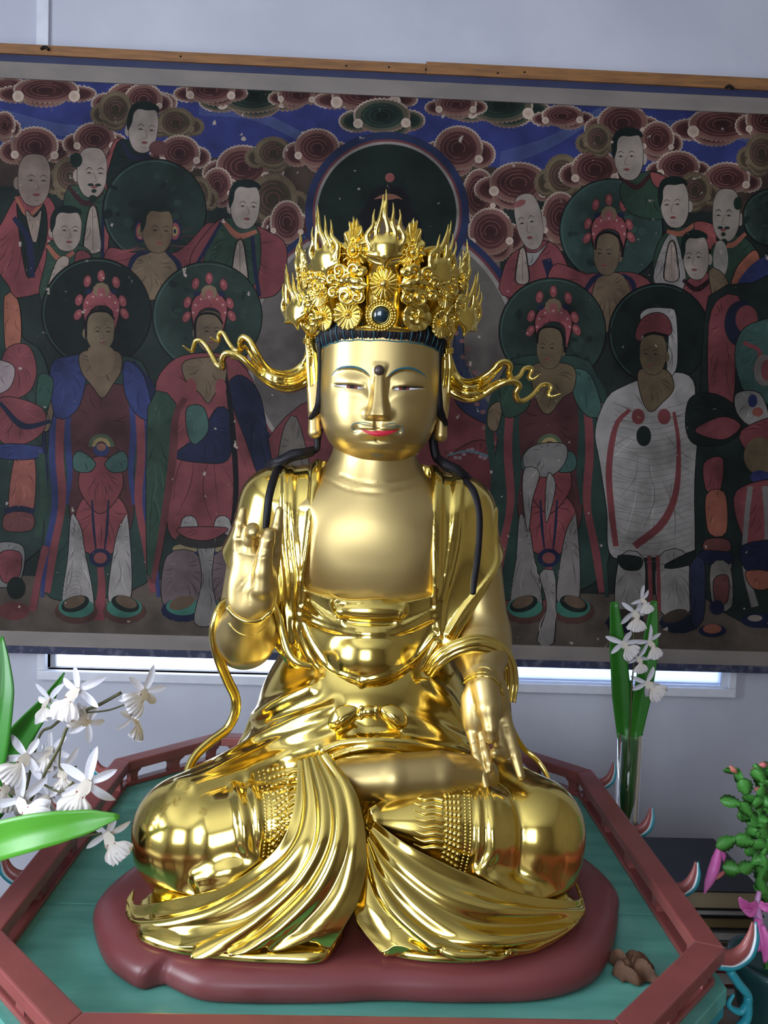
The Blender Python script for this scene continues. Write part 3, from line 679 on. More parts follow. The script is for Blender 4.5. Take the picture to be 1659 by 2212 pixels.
for x, s in ((807, -1), (803, -1), (821, 1), (825, 1)): on('chin_mark', [(x-s*1.2, 979.5), (x+s*.6, 983), (x-s*1, 987)], .00035, TEAL, n=12)
u = sH.hit(819, 800.5, -.002); mesh('forehead_jewel', *lathe_vf([(.0095*math.cos(t), .0095*math.sin(t)) for t in np.linspace(-1.4, 1.4, 12)], 24, u), mat('brown_stone', '#4a3b36', rough=.3, col2='#3d302e', nscale=200), head)
# ---- hair band under the crown: a ridged black roll
def hair_band():
    na, nz = 520, 14; a = np.linspace(0, 2*np.pi, na, endpoint=False); t = np.linspace(0, 1, nz); G = np.zeros((nz, na, 3)); e = 2/2.5
    zt = at(820, 708, -.1)[2]; zb0 = at(820, 739, -.1)[2]
    for j in range(nz):
        ca, sa = np.cos(a), np.sin(a); fr_ = sa < 0
        low = zb0-.010*np.abs(ca)**3+.0015*np.abs(np.sin(a*11)); z = zt+.008+(low-zt-.008)*t[j]
        bul = .006*math.sin(math.pi*(.15+.85*t[j]))+.0007*np.sin(a*170+6*t[j])-.0016*(np.abs(((a*22/np.pi) % 1)-.5) > .46)
        r1 = .111+bul; ry = np.where(fr_, .110, .126)+bul
        G[j, :, 0] = HX+r1*np.sign(ca)*np.abs(ca)**e; G[j, :, 1] = HY+ry*np.sign(sa)*np.abs(sa)**e; G[j, :, 2] = z
    return G
HB_ = hair_band(); hb = mesh('hair_band', *grid_vf(HB_, cv=True), BLACK, statue)
na = 520
mesh('hair_trim', *join_vf([tube_vf([HB_[j, i]+np.array([0, -.0006, 0]) for j in range(1, 14, 3)]+[HB_[13, i]], .0009, 10, 6) for i in [int(na*(.5+k/44+1/88)) for k in range(1, 21)]] +
     [tube_vf([HB_[13, i % na]+np.array([0, -.0015, 0]) for i in range(int(na*.5)+6, na-4, 6)], .0011, 160, 6)]), TEAL, hb)
# skull top closing the hair, hidden under the crown
mesh('hair_cap', *lathe_vf([(.001, .10), (.05, .095), (.09, .07), (.112, .03), (.116, 0)], 40, (HX, .006, at(820, 712, -.1)[2]+.006)), BLACK, hb)
# ---- ears
for s, top, mid, lob, x in ((0, (681, 742), (677, 810), (679, 905), 680), (1, (957, 752), (958, 815), (953, 912), 956)):
    ea = SDF(); Yv = .012; sg = -1 if s == 0 else 1
    P = A([(top[0]+2*sg*0, top[1], Yv), (mid[0]+3*sg, mid[1]-30, Yv), (mid[0]+2*sg, mid[1]+20, Yv-.004), (mid[0], mid[1]+60, Yv-.008), (lob[0], lob[1], Yv-.012)])
    ea.stroke(P, .010, .011, .011, k=.002, n=30); ea.stroke(P+np.array([-.008*sg, -.004, 0]), .004, .006, .007, k=.004, n=30)
    L0, L1 = at(lob[0], lob[1]-4, -.005), at(lob[0]-1*sg, lob[1]+28, -.008); ea.cap(L0, L1, .0105, .0125, k=.006)
    G0 = P[:3]+np.array([.001*sg, -.011, 0]); ea.stroke(G0, .0015, .0025, .003, k=.003, sign=-1, n=16)
    lo = np.minimum(P.min(0), L1)-.03; hi = np.maximum(P.max(0), L0)+.03; sdf_obj('ear', ea, lo, hi, .0022, MATTE, head)
# ---- sideburn cords, long locks on the shoulders
def lock(L, r, flat=.6, n=70, name='hair_lock', k=10): return tube(name, A(L), r, BLACK, hb, n=n, k=k, flat=flat, prof=lambda a: 1+.10*np.cos(a*5))
lock([(691, 738, -.055), (690, 790, -.05), (690, 840, -.045), (689, 872, -.04), (684, 888, -.03), (676, 897, -.022), (668, 905, -.018)], [.004, .0032, .0035, .004, .006, .007, .003])
lock([(950, 748, -.055), (949, 800, -.05), (948, 850, -.045), (949, 882, -.04), (954, 898, -.03), (961, 910, -.022), (965, 920, -.02)], [.004, .0035, .004, .005, .007, .007, .003])
sSh = Surf((rbV, rbF))
lock([(690, 925, .02), (686, 950, .02), (684, 968, .02), (672, 976, .02)], [.007, .006, .006, .007])
lock([(937, 930, .02), (936, 955, .02), (942, 985, .02), (955, 1000, .02)], [.008, .008, .008, .008])
def on_rb(L, r, off, flat=.5, name='hair_lock', n=60): 
    P = np.array([sSh.hit(x, y, off) for x, y in L]); return tube(name, P, r, BLACK, hb, n=n, k=10, flat=flat, up=(0, -1, .15), prof=lambda a: 1+.12*np.cos(a*4))
for dz, rr in ((0, .009), (-4, .007), (5, .006)):
    tube('hair_lock', A([(676, 974+dz, .0), (655, 980+dz, -.01), (632, 984+dz, -.012), (612, 994+dz, -.01), (590, 1002+dz, .0), (575, 1007+dz, .02)]), [.005, rr, rr*1.1, rr, .006, .003], BLACK, hb, n=60, k=10, flat=.8, prof=lambda a: 1+.12*np.cos(a*4))
    tube('hair_lock', A([(945, 990+dz, .0), (962, 1004+dz, -.01), (985, 1016+dz, -.012), (1003, 1030+dz, -.008), (1020, 1040+dz, .01)]), [.005, rr, rr*1.1, rr, .003], BLACK, hb, n=60, k=10, flat=.8, prof=lambda a: 1+.12*np.cos(a*4))
on_rb([(610, 1004), (597, 1022), (588, 1045), (581, 1075), (577, 1110), (574, 1142)], [.006, .0075, .0072, .0068, .0066, .0055], .001)
on_rb([(1003, 1036), (1020, 1058), (1030, 1085), (1035, 1120), (1034, 1170), (1030, 1215), (1024, 1255), (1022, 1284)], [.006, .0075, .0065, .0065, .006, .006, .006, .0045], .001)
# ================================================================ arms and hands
al = SDF(); EL = at(528, 1378, -.03); WL = at(540, 1316, -.145)
al.chain([(-.19, .02, 1.48), EL], [.050, .052]); al.cap(EL, at(533, 1366, -.085), .052, .050, k=.02); al.cap(at(533, 1372, -.085), WL, .048, .034, k=.02)
pc = at(545, 1262, -.165)
hd = SDF(); hd.ell(pc, (.036, .019, .054)).ell(at(527, 1225, -.162), (.021, .015, .036), k=.015).ell(at(560, 1225, -.158), (.020, .014, .034), k=.015)
hd.ell(at(570, 1277, -.172), (.020, .018, .036), k=.018); hd.ell(at(540, 1308, -.160), (.033, .020, .020), k=.015); hd.ell(at(508, 1282, -.162), (.014, .015, .035), k=.012)
def fin(sd, L, R, k=.006): sd.chain(A(L), [r*1.16 for r in R], k)
fin(hd, [(515, 1205, -.160), (516, 1160, -.164), (520, 1130, -.166), (525, 1103, -.163)], [.0098, .0094, .0084, .0062])
fin(hd, [(541, 1205, -.160), (541, 1165, -.168), (546, 1145, -.178), (548, 1150, -.186)], [.0105, .0104, .0098, .0088])
fin(hd, [(567, 1270, -.180), (568, 1235, -.184), (571, 1200, -.188), (577, 1168, -.188), (581, 1153, -.186)], [.016, .0135, .0108, .0100, .0090])
fin(hd, [(570, 1215, -.150), (577, 1170, -.160), (580, 1160, -.172)], [.010, .010, .009])
fin(hd, [(585, 1240, -.150), (594, 1190, -.150), (599, 1140, -.152), (604, 1103, -.150)], [.0115, .0095, .0085, .0060])
def creases(sd, s0, LL, r=.0011):
    for L in LL: sd.stroke(s0.line(L, n=14, off=.0006), .0003, .0003, r, k=.0025, sign=-1)
s0 = Surf(nets(hd, pc-np.array([.06, .06, .09]), pc+np.array([.06, .05, .15]), .004))
creases(hd, s0, ([(501, 1191), (520, 1194), (541, 1199), (557, 1201)], [(547, 1230), (525, 1255), (511, 1272)], [(542, 1250), (530, 1262), (520, 1280)], [(552, 1260), (538, 1285), (540, 1305)], [(560, 1205), (575, 1202), (583, 1201)], [(504, 1160), (515, 1163), (524, 1160)], [(530, 1180), (541, 1182), (552, 1180)], [(565, 1185), (575, 1187), (584, 1184)]))
nl = at(581, 1168, -.199); hd.ell(nl, (.0062, .002, .0042), k=.001)
def both(p): return smin(al(p), hd(p), .010)
class Wrap(SDF): pass
arm = SDF(); arm.add(both)
aW = at(540, 1326, -.16); 
armL, aV, aF = sdf_obj('arm', arm, (-.29, -.24, 1.19), (-.12, .07, 1.56), .0026, MATTE, statue, label='raised arm with open palm')
sA = Surf((aV, aF))
def ringline(L, r, off, m=GOLD, name='bracelet', surf=None, n=40):
    P = (surf or sA).line(L, n=n, off=off); e0, e1 = P[0]+np.array([0, .03, 0]), P[-1]+np.array([0, .03, 0]); return tube(name, np.vstack([e0, P, e1]), r, m, armL, n=60, k=10)
ringline([(492, 1312), (505, 1328), (525, 1340), (545, 1343), (565, 1338), (584, 1322)], .0042, .000)
ringline([(494, 1345), (508, 1362), (525, 1371), (545, 1372), (562, 1364), (572, 1355)], .0011, .0)
# ---- lowered arm (viewer right)
ar = SDF(); ER = at(1042, 1372, -.03); WR = at(1043, 1458, -.115)
ar.chain([(.198, .012, 1.47), ER], [.050, .048]); ar.cap(ER, at(1040, 1405, -.06), .048, .048, k=.02); ar.cap(at(1040, 1405, -.06), WR, .048, .034, k=.02)
hr = SDF(); hr.ell(at(1042, 1525, -.140), (.037, .022, .058)); hr.ell(at(1028, 1560, -.150), (.018, .014, .035), k=.015); hr.ell(at(1075, 1520, -.135), (.02, .018, .045), k=.015)
hr.chain(A([(1048, 1480, -.150), (1055, 1530, -.172), (1060, 1572, -.186), (1061, 1594, -.188)]), [.024, .0205, .0125, .0100], k=.004)
fin(hr, [(1022, 1590, -.158), (1031, 1635, -.180), (1043, 1675, -.200), (1051, 1702, -.212)], [.0085, .0075, .0062, .0045], .005)
fin(hr, [(1044, 1590, -.162), (1050, 1625, -.182), (1057, 1650, -.196), (1057, 1664, -.200)], [.0068, .0060, .0062, .0050], .004)
fin(hr, [(1074, 1575, -.155), (1080, 1610, -.175), (1083, 1630, -.190), (1070, 1627, -.206)], [.0105, .0102, .0100, .0078], .005)
fin(hr, [(1088, 1545, -.140), (1101, 1590, -.165), (1112, 1630, -.185), (1125, 1676, -.200)], [.0110, .0090, .0085, .0060], .006)
hr.ell(at(1067, 1625, -.214), (.0045, .0015, .0035), k=.001)
armr = SDF(); armr.add(lambda p: smin(ar(p), hr(p), .012))
s1 = Surf(nets(armr, (.08, -.26, 1.0), (.30, .07, 1.34), .005))
creases(armr, s1, ([(1015, 1606), (1024, 1602), (1040, 1597)], [(1027, 1625), (1035, 1622)], [(1080, 1552), (1092, 1549), (1100, 1551)], [(1083, 1572), (1095, 1568), (1104, 1570)], [(1046, 1575), (1060, 1573), (1073, 1577)], [(1024, 1520), (1026, 1540), (1036, 1565), (1044, 1585)]))
armR, bV, bF = sdf_obj('arm', armr, (.08, -.26, 1.0), (.30, .07, 1.56), .0026, MATTE, statue, label='lowered arm with fingers pointing down over the knee')
sB = Surf((bV, bF))
P = sB.line([(994, 1503), (1000, 1480), (1015, 1466), (1040, 1460), (1065, 1466), (1080, 1482), (1086, 1500)], n=40); tube('bracelet', np.vstack([P[0]+np.array([0, .03, 0]), P, P[-1]+np.array([0, .03, 0])]), .0028, GOLD, armR, n=60, k=10)
for L in ([(1000, 1470), (1015, 1457), (1040, 1452), (1065, 1456), (1084, 1478)], [(1035, 1441), (1050, 1441), (1068, 1450), (1078, 1460)]): tube('arm_line', sB.line(L, n=30), .0009, GOLD, armR, n=40, k=8)
# ---- scarf ends wound round the arms
def band(name, L, r, flat, n=90, up=None, k=16): return tube(name, A(L), r, GOLD, statue, n=n, k=k, flat=flat, up=up, prof=lambda a: 1-.10*np.cos(2*a)**8)
band('scarf', [(505, 1296, -.06), (484, 1305, -.075), (470, 1330, -.085), (463, 1370, -.085), (472, 1420, -.075), (492, 1470, -.06), (508, 1505, -.05), (508, 1540, -.05), (490, 1575, -.055), (455, 1602, -.07), (425, 1630, -.085), (408, 1660, -.10), (403, 1692, -.115)], [.008, .010, .010, .010, .0095, .0095, .0095, .0095, .009, .009, .009, .0085, .0085], .7)
band('scarf', [(590, 1300, -.075), (602, 1335, -.09), (611, 1375, -.10), (624, 1412, -.108), (644, 1432, -.112), (672, 1440, -.112)], [.006, .0075, .0075, .0075, .007, .005], .75)
def armband(L, rr, offs):
    for dy, r, o in offs:
        P = [at(x+dy*nx, y+dy*ny, Y-o) for (x, y, Y, nx, ny) in L]; tube('scarf', P, [r*.5]+[r]*6+[r*.6], GOLD, statue, n=80, k=12, flat=.8)
LB = [(926, 1456, -.105, -.6, -.6), (948, 1425, -.115, -.5, -.8), (985, 1400, -.12, -.2, -.9), (1035, 1390, -.118, 0, -1), (1075, 1403, -.10, .5, -.8), (1096, 1435, -.08, .9, -.4), (1101, 1475, -.075, 1, 0), (1096, 1515, -.085, 1, .2)]
armband(LB, .01, ((9, .0062, .0), (-1, .0085, .003), (-11, .0075, .004), (16, .003, -.004)))
band('scarf', [(1096, 1515, -.085), (1105, 1570, -.04), (1130, 1615, -.03), (1160, 1642, -.04), (1180, 1672, -.06), (1190, 1706, -.085)], [.006, .005, .0055, .0055, .0052, .005], .5)
# ================================================================ crown
ZC = at(823, 712, -.13)[2]
R0, R1, HC = .122, .150, .125
def crown_r(z): return R0+(R1-R0)*(z-ZC)/HC
a = np.linspace(0, 2*np.pi, 120, endpoint=False)
rows = []
for r, z in ((R0-.012, ZC), (R0+.003, ZC), (R0+.004, ZC+.008), (R0, ZC+.010), (R1-.004, ZC+HC-.008), (R1, ZC+HC-.004), (R1-.002, ZC+HC), (R1-.012, ZC+HC-.003), (R1-.02, ZC+HC-.03), (R0-.012, ZC+.01)):
    top = .018*np.cos(a*5+np.pi/2*1+np.pi)*(z > ZC+HC-.02)
    rows.append(np.stack([HX+r*np.cos(a), HY+.005+r*np.sin(a), z+top*1.0+0*a], -1))
crown = mesh('crown', *grid_vf(np.array(rows), cv=True), GOLD, statue)
def place(me, px, py, name, s=1.0, lean=.18, out=.0, mirror=False, th=None, m=GOLD, roll=0., rad=None):
    """set an ornament on the crown wall at the height and bearing that the pixel shows"""
    z = None; Yg = -.14
    for _ in range(6):
        p = at(px, py, Yg); r = (rad or crown_r(p[2]))+out; sx = np.clip((p[0]-HX)/r, -.999, .999); t = math.asin(sx); Yg = HY+.005-r*math.cos(t)
    if th is not None: t = th; 
    p = np.array([HX+r*math.sin(t), HY+.005-r*math.cos(t), p[2]])
    M = Matrix.Translation(Vector(p)) @ Matrix.Rotation(t, 4, 'Z') @ Matrix.Rotation(lean, 4, 'X') @ Matrix.Rotation(roll, 4, 'Y') @ Matrix.Diagonal((-s if mirror else s, s, s, 1))
    o = bpy.data.objects.new(name, me); COL.objects.link(o); set_world(o, crown, M); return o
def prep(V, Fc, name, m=GOLD):
    me = bpy.data.meshes.new(name); me.from_pydata([tuple(map(float, v)) for v in V], [], [tuple(map(int, f)) for f in Fc]); me.update()
    me.polygons.foreach_set('use_smooth', np.ones(len(me.polygons), bool)); me.materials.append(m); return me
# rosettes (local: x right, z up, -y outward; unit = metre at scale 1)
def rosette(n, r, ridge, cup, ball, inner=0):
    na, nr = n*10, 12; a = np.linspace(0, 2*np.pi, na, endpoint=False); G = []
    for i, t in enumerate(np.linspace(0.02, 1, nr)):
        sc = 1+.09*(np.abs(np.cos(a*n/2))**.7-.5)*t**3
        h = cup*t**2+ridge*np.abs(np.cos(a*n/2))*t-ridge*.5*t
        if inner: h = h+.004*(t < .5)*(1+.5*np.cos(a*5))
        G.append(np.stack([r*t*sc*np.cos(a), -h-.004, r*t*sc*np.sin(a)], -1))
    G.append(np.stack([r*np.cos(a)*.95, np.full(na, .004), r*np.sin(a)*.95], -1))
    L = [grid_vf(np.array(G), cv=True, caps=True)]
    if ball:
        b = [(ball*math.cos(t), ball*math.sin(t)) for t in np.linspace(-1.45, 1.45, 10)]; V, Fc = lathe_vf(b, 18); L.append(([(v[0], v[1]-.006, v[2]) for v in V], Fc))
        for q in range(10):
            c = (ball*1.5*math.cos(q*.628), -.006, ball*1.5*math.sin(q*.628)); V, Fc = lathe_vf([(.0016*math.cos(t), .0016*math.sin(t)) for t in np.linspace(-1.4, 1.4, 5)], 8, c); L.append((V, Fc))
    return prep(*join_vf(L), 'rosette')
ros16 = rosette(16, .0245, .0040, .004, .004); ros18 = rosette(18, .0238, .0050, -.002, .0075); ros5 = rosette(7, .0245, .003, .005, .003, inner=1)
# gem medallion
L = []
med = [(0.001, -.004), (.014, -.004), (.015, -.007), (.0165, -.007), (.018, -.004), (.0255, -.003), (.0265, .002), (.001, .003)]
am = np.linspace(0, 2*np.pi, 60, endpoint=False); L.append(grid_vf(np.array([np.stack([r*np.cos(am), y+0*am, r*np.sin(am)], -1) for r, y in med]), cv=True, caps=True))
for rr, nb, br in ((.0192, 26, .0022), (.0238, 30, .0024)):
    for q in range(nb):
        t = q*2*math.pi/nb; V, Fc = lathe_vf([(br*math.cos(u), br*math.sin(u)) for u in np.linspace(-1.4, 1.4, 6)], 8, (rr*math.cos(t), -.0048, rr*math.sin(t))); L.append((V, Fc))
medal = prep(*join_vf(L), 'gem_medallion')
gemm = prep(*grid_vf(np.array([np.stack([r*np.cos(am), y+0*am, r*np.sin(am)], -1) for r, y in ((.0135, -.004), (.013, -.0075), (.010, -.0105), (.006, -.0115), (.0005, -.0118))]), cv=True, caps=True), 'dark_gem', mat('dark_gem', '#0a2630', rough=.08, coat=1.))
# flame with five tongues over a shield
fs = SDF(); fs.ell((0, -.004, .0), (.026, .010, .022)); fs.cut(lambda p: s_ell(p, (-.017, -.004, -.026), (.016, .05, .012)), .004); fs.cut(lambda p: s_ell(p, (.017, -.004, -.026), (.016, .05, .012)), .004)
fs.cap((-.004, -.006, -.012), (0, -.006, -.030), .006, .0015, k=.006).cap((.004, -.006, -.012), (0, -.006, -.030), .006, .0015, k=.006)
fs.cap((-.026, -.006, -.010), (-.006, -.007, -.016), .004, .004, k=.005).cap((.026, -.006, -.010), (.006, -.007, -.016), .004, .004, k=.005)
for b, t, sw in ((-.024, (-.019, .060), -.006), (-.012, (-.006, .083), -.003), (.0, (-.002, .091), .004), (.012, (.010, .071), .004), (.024, (.021, .061), .006)):
    fs.stroke([(b, -.003, .0), (b+sw, -.004, t[1]*.3), (b*.8+t[0]*.2-sw*.3, -.005, t[1]*.55), (t[0]+sw*.3, -.004, t[1]*.8), (t[0], -.001, t[1])], .0058, .0008, .0040, k=.004, n=20)
flame = fast_mesh(*nets(fs, (-.042, -.026, -.042), (.042, .018, .10), .0013), 'flame'); flame.materials.append(GOLD); flame.polygons.foreach_set('use_smooth', np.ones(len(flame.polygons), bool))
# leaf-shaped plaque with feathered edge and a flower in its middle
na, nr = 180, 16; a2 = np.linspace(0, 2*np.pi, na, endpoint=False)
rx, rz = .0235, .033; base = np.stack([rx*np.cos(a2)*(1-.35*np.clip(np.sin(a2), 0, 1)**2), np.where(np.sin(a2) > 0, .052*np.abs(np.sin(a2))**1.25, -.026*np.abs(np.sin(a2)))], -1)
G = []
for t in np.linspace(.02, 1, nr):
    sp = 1+.06*np.cos(a2*15)*t**4; h = .006*math.cos(t*1.2)+.0028*np.cos(a2*15+np.sin(t*9)*.6)*t**.7+.003*math.exp(-((t-.42)/.1)**2)
    G.append(np.stack([base[:, 0]*t*sp, -h, base[:, 1]*t*sp], -1))
G.append(np.stack([base[:, 0]*.93, np.full(na, .004), base[:, 1]*.93], -1))
L = [grid_vf(np.array(G), cv=True, caps=True), ([(v[0], v[1]-.008, v[2]) for v in lathe_vf([(.0058*math.cos(t), .0058*math.sin(t)) for t in np.linspace(-1.4, 1.4, 8)], 16)[0]], lathe_vf([(.0058*math.cos(t), .0058*math.sin(t)) for t in np.linspace(-1.4, 1.4, 8)], 16)[1])]
for q in range(12): L.append(lathe_vf([(.0028*math.cos(t), .0028*math.sin(t)) for t in np.linspace(-1.4, 1.4, 6)], 8, (.0105*math.cos(q*.5236), -.0065, .0105*math.sin(q*.5236))))
plaque = prep(*join_vf(L), 'leaf_plaque')
# phoenix head among clouds (beak to +x)
ph = SDF(); ph.chain([(-.028, 0, -.006), (-.012, -.006, .0), (.002, -.010, .002), (.016, -.012, -.002), (.034, -.012, -.008)], [.004, .006, .0075, .006, .0012]); ph.chain([(.008, -.010, -.010), (.02, -.011, -.013), (.033, -.012, -.010)], [.004, .004, .001], k=.002)
def spiral(c, r, turns, a0, sgn, y=-.008): return [(c[0]+r*(1-t*.8)*math.cos(a0+sgn*turns*2*math.pi*t), y-.004*t, c[1]+r*(1-t*.8)*math.sin(a0+sgn*turns*2*math.pi*t)) for t in np.linspace(0, 1, 14)]
for c, r, tn, a0, sg in (((-.015, .016), .012, 1.2, -1.2, 1), ((.012, .017), .012, 1.1, -1.8, -1), ((-.030, .002), .009, 1.1, 0, 1), ((.024, .014), .008, 1, 2, 1), ((-.006, -.024), .016, 1.4, 1.2, -1), ((.014, -.026), .011, 1.2, 1.8, -1), ((-.028, -.018), .009, 1.1, 1, 1)):
    ph.stroke(spiral(c, r, tn, a0, sg), .0036, .0026, .0034, k=.002, n=30); ph.ell((c[0], -.002, c[1]), (r*.95, .006, r*.95), k=.004)
ph.ell((.004, -.017, .0055), (.0032, .0032, .0032), k=.001); ph.ell((-.004, .0, -.006), (.030, .006, .026), k=.004)
phx = fast_mesh(*nets(ph, (-.05, -.03, -.05), (.05, .02, .045), .0014), 'phoenix'); phx.materials.append(GOLD); phx.polygons.foreach_set('use_smooth', np.ones(len(phx.polygons), bool))
# ---- arrangement
place(medal, 823, 681, 'gem_medallion', 1.0, .2, .006); place(gemm, 823, 681, 'dark_gem', 1.0, .2, .006)
place(ros16, 754, 679, 'rosette', 1.0, .2, .006); place(ros5, 897, 683, 'rosette', 1.0, .2, .006)
place(ros18, 700, 685, 'rosette', .95, .2, .007); place(ros16, 949, 699, 'rosette', .95, .2, .008)
place(ros5, 678, 690, 'rosette', .9, .2, .010); place(ros5, 972, 688, 'rosette', .95, .2, .010)
place(ros18, 829, 613, 'rosette', 1.0, .25, .008)
place(phx, 757, 606, 'phoenix', 1.0, .25, .010); place(phx, 899, 610, 'phoenix', 1.0, .25, .010, mirror=True)
place(ros16, 693, 636, 'rosette', .85, .1, .012); place(ros18, 960, 640, 'rosette', .85, .1, .012)
place(phx, 690, 600, 'phoenix', .62, .25, .012); place(phx, 962, 612, 'phoenix', .62, .25, .012, mirror=True)
place(ros5, 668, 650, 'rosette', .8, .2, .014); place(ros5, 990, 660, 'rosette', .8, .2, .014)
place(flame, 832, 537, 'flame_ornament', 1.0, .12, .004)
place(plaque, 767, 543, 'leaf_plaque', 1.0, .12, .002); place(plaque, 888, 547, 'leaf_plaque', 1.0, .12, .002)
place(flame, 707, 562, 'flame_ornament', .98, .15, .010, roll=-.12); place(flame, 948, 584, 'flame_ornament', .9, .15, .010, roll=.16)
place(plaque, 668, 590, 'leaf_plaque', .85, .1, .0, th=-1.25); place(plaque, 999, 600, 'leaf_plaque', .85, .1, .0, th=1.25)
for s, px, py, ph_ in ((-1, 641, 675, 0), (1, 1006, 690, 0)):
    o = place(flame, px, py, 'flame_ornament', .95, .14, .030, roll=.10*s, th=None)
    p = at(px, py, -.045); o.matrix_basis = Matrix.Translation(Vector(p)) @ Matrix.Rotation(s*.75, 4, 'Z') @ Matrix.Rotation(.12, 4, 'X') @ Matrix.Rotation(s*.20*-1*-1, 4, 'Y') @ Matrix.Diagonal((.95, .95, .95, 1))
for th in (1.9, 2.5, 3.14, -2.5, -1.9): place(flame, 832, 545, 'flame_ornament', .9, .12, .004, th=th)
for th in (2.2, 2.8, -2.2, -2.8): place(ros16, 823, 640, 'rosette', 1.0, .15, .006, th=th)
# ---- ties and flying ribbons
for s, L in ((0, [(655, 690, -.02), (662, 705, -.02), (670, 718, -.015), (668, 735, -.01), (672, 760, -.005), (675, 800, .0), (677, 845, .0), (679, 868, .0)]), (1, [(978, 705, -.02), (970, 722, -.02), (963, 740, -.015), (964, 755, -.01), (966, 790, -.005), (963, 830, .0), (960, 865, .0)])):
    for dx in (-3, 3): tube('crown_tie', A([(x+dx*(1+.2*i), y, Y) for i, (x, y, Y) in enumerate(L)]), [.008, .006, .004, .0055, .007, .006, .005, .0025], GOLD, crown, n=60, k=12, flat=.6)
    c = L[2]; xx = c[0]+(-2 if s == 0 else 2); 
    for q in range(3): tube('crown_tie', A([(xx-13, c[1]+14+q*4, -.022), (xx, c[1]+15+q*4, -.030), (xx+14, c[1]+13+q*4, -.022)]), .0016, GOLD, crown, n=16, k=8)
def ribbon(strands, lo_hi):
    sd = SDF()
    for L, rr in strands:
        P = catm(np.array(L, float), 90); t = np.linspace(0, 1, 90); Yv = .0+.02*np.sin(t*9)-.004*t
        Q = np.array([at(x, y, Y) for (x, y), Y in zip(P, Yv)]); R = np.interp(t, np.linspace(0, 1, len(rr)), rr)
        for o in (-.0045, .0, .0045):          # three parallel cords give the band its fluted breadth
            sd.strokes.append((Q+np.array([0, o*1.6, 0])[None], R*(.84 if o else .95), .0018, 1))
    sd.ops = []
    P = np.vstack([x[0] for x in sd.strokes]); return sdf_obj('ribbon', sd, P.min(0)-.02, P.max(0)+.02, .0021, GOLD, crown)
uL = [(667, 740), (661, 778), (636, 803), (605, 808), (577, 796), (556, 766), (540, 737), (525, 729), (519, 741), (520, 756), (508, 757), (495, 741), (485, 723), (478, 718), (472, 725), (472, 738), (462, 734), (456, 729)]
lL = [(672, 770), (668, 819), (636, 838), (605, 837), (573, 821), (548, 798), (523, 775), (503, 765), (487, 765), (480, 778), (481, 794), (469, 788), (458, 768), (448, 750), (435, 737), (423, 737), (418, 750), (414, 760), (406, 755), (395, 747)]
m1 = [(668, 750), (664, 792), (636, 815), (605, 818), (575, 806), (553, 783), (533, 752), (522, 742)]
m2 = [(670, 760), (666, 806), (636, 827), (605, 828), (575, 814), (549, 790), (526, 778), (500, 772)]
ribbon([(uL, [.0055, .007, .008, .007, .0065, .006, .005, .004, .0015]), (lL, [.0055, .007, .008, .007, .0065, .006, .005, .004, .0015]), (m1, [.005, .0065, .0055, .003]), (m2, [.005, .0065, .0055, .003])], None)
uR = [(965, 750), (972, 780), (984, 811), (1001, 825), (1022, 824), (1043, 815), (1061, 803), (1074, 788), (1090, 782), (1101, 790), (1099, 807), (1107, 819), (1121, 813), (1130, 798), (1142, 794), (1148, 800), (1142, 813), (1148, 820), (1165, 810)]
lR = [(962, 775), (965, 834), (982, 853), (1013, 863), (1040, 855), (1063, 840), (1086, 828), (1109, 825), (1121, 834), (1113, 850), (1119, 865), (1132, 865), (1150, 852), (1165, 834), (1180, 830), (1190, 838), (1184, 850), (1190, 857), (1209, 851)]
n1 = [(964, 760), (970, 800), (988, 826), (1008, 838), (1030, 836), (1052, 824), (1068, 808), (1082, 794)]
n2 = [(963, 768), (968, 818), (986, 841), (1012, 851), (1038, 846), (1060, 832), (1082, 822), (1100, 822)]
ribbon([(uR, [.0055, .007, .0075, .0065, .006, .0055, .005, .004, .0015]), (lR, [.0055, .007, .0075, .0065, .006, .0055, .005, .004, .0015]), (n1, [.005, .006, .005, .003]), (n2, [.005, .006, .005, .003])], None)
# ================================================================ temple painting on the back wall
YP = RY1-.045
def pz(a, b): return (at(*a, YP)[2]+at(*b, YP)[2])/2
z_top = pz((0, 97), (1659, 176)); z_w = pz((0, 115), (1659, 203)); z_b = pz((0, 129), (1659, 218)); z_p = pz((0, 168), (1659, 249))
q_p = pz((0, 1357), (1659, 1412)); q_b = pz((0, 1391), (1659, 1440)); q_0 = pz((20, 1406), (1659, 1457))
PX0, PX1 = at(-70, 700, YP)[0], at(1730, 700, YP)[0]
picture = thing('temple_painting', (0, YP, q_0), 'large old temple painting of haloed figures and clouds on the back wall', 'painting')
OLDGREY = mat('aged_border_paint', '#6f6763', rough=.6, col2='#7d746e', nscale=6, nstretch=(1, 1, 3), bump=.1, bscale=200)
INDIGO = mat('indigo_border_paint', '#20264a', rough=.6, col2='#2a2f4e', nscale=14)
WORN = mat('worn_indigo_border', '#262a45', rough=.7, col2='#5a5a68', nscale=45, ramp=(.5, .72))
BATTEN = mat('batten_wood', '#8f6238', rough=.55, col2='#74502f', nscale=12, nstretch=(1, 8, 8), bump=.15, bscale=120)
box('canvas', PX0, PX1, YP, YP+.018, q_0, z_top-.003, mat('canvas_ground', '#4a3e39', rough=.8, col2='#554842', nscale=5), picture)
bx1 = at(920, 130, YP)[0]
box('wood_batten', PX0, bx1, YP-.014, YP+.002, z_w, z_top-.002, BATTEN, picture, bevel=.001); box('wood_batten', bx1+.001, PX1, YP-.014, YP+.002, z_w, z_top+.004, BATTEN, picture, bevel=.001)
box('border_strip', PX0, PX1, YP-.006, YP+.002, z_b, z_w, INDIGO, picture); box('border_strip', PX0, PX1, YP-.005, YP+.002, z_p, z_b, OLDGREY, picture)
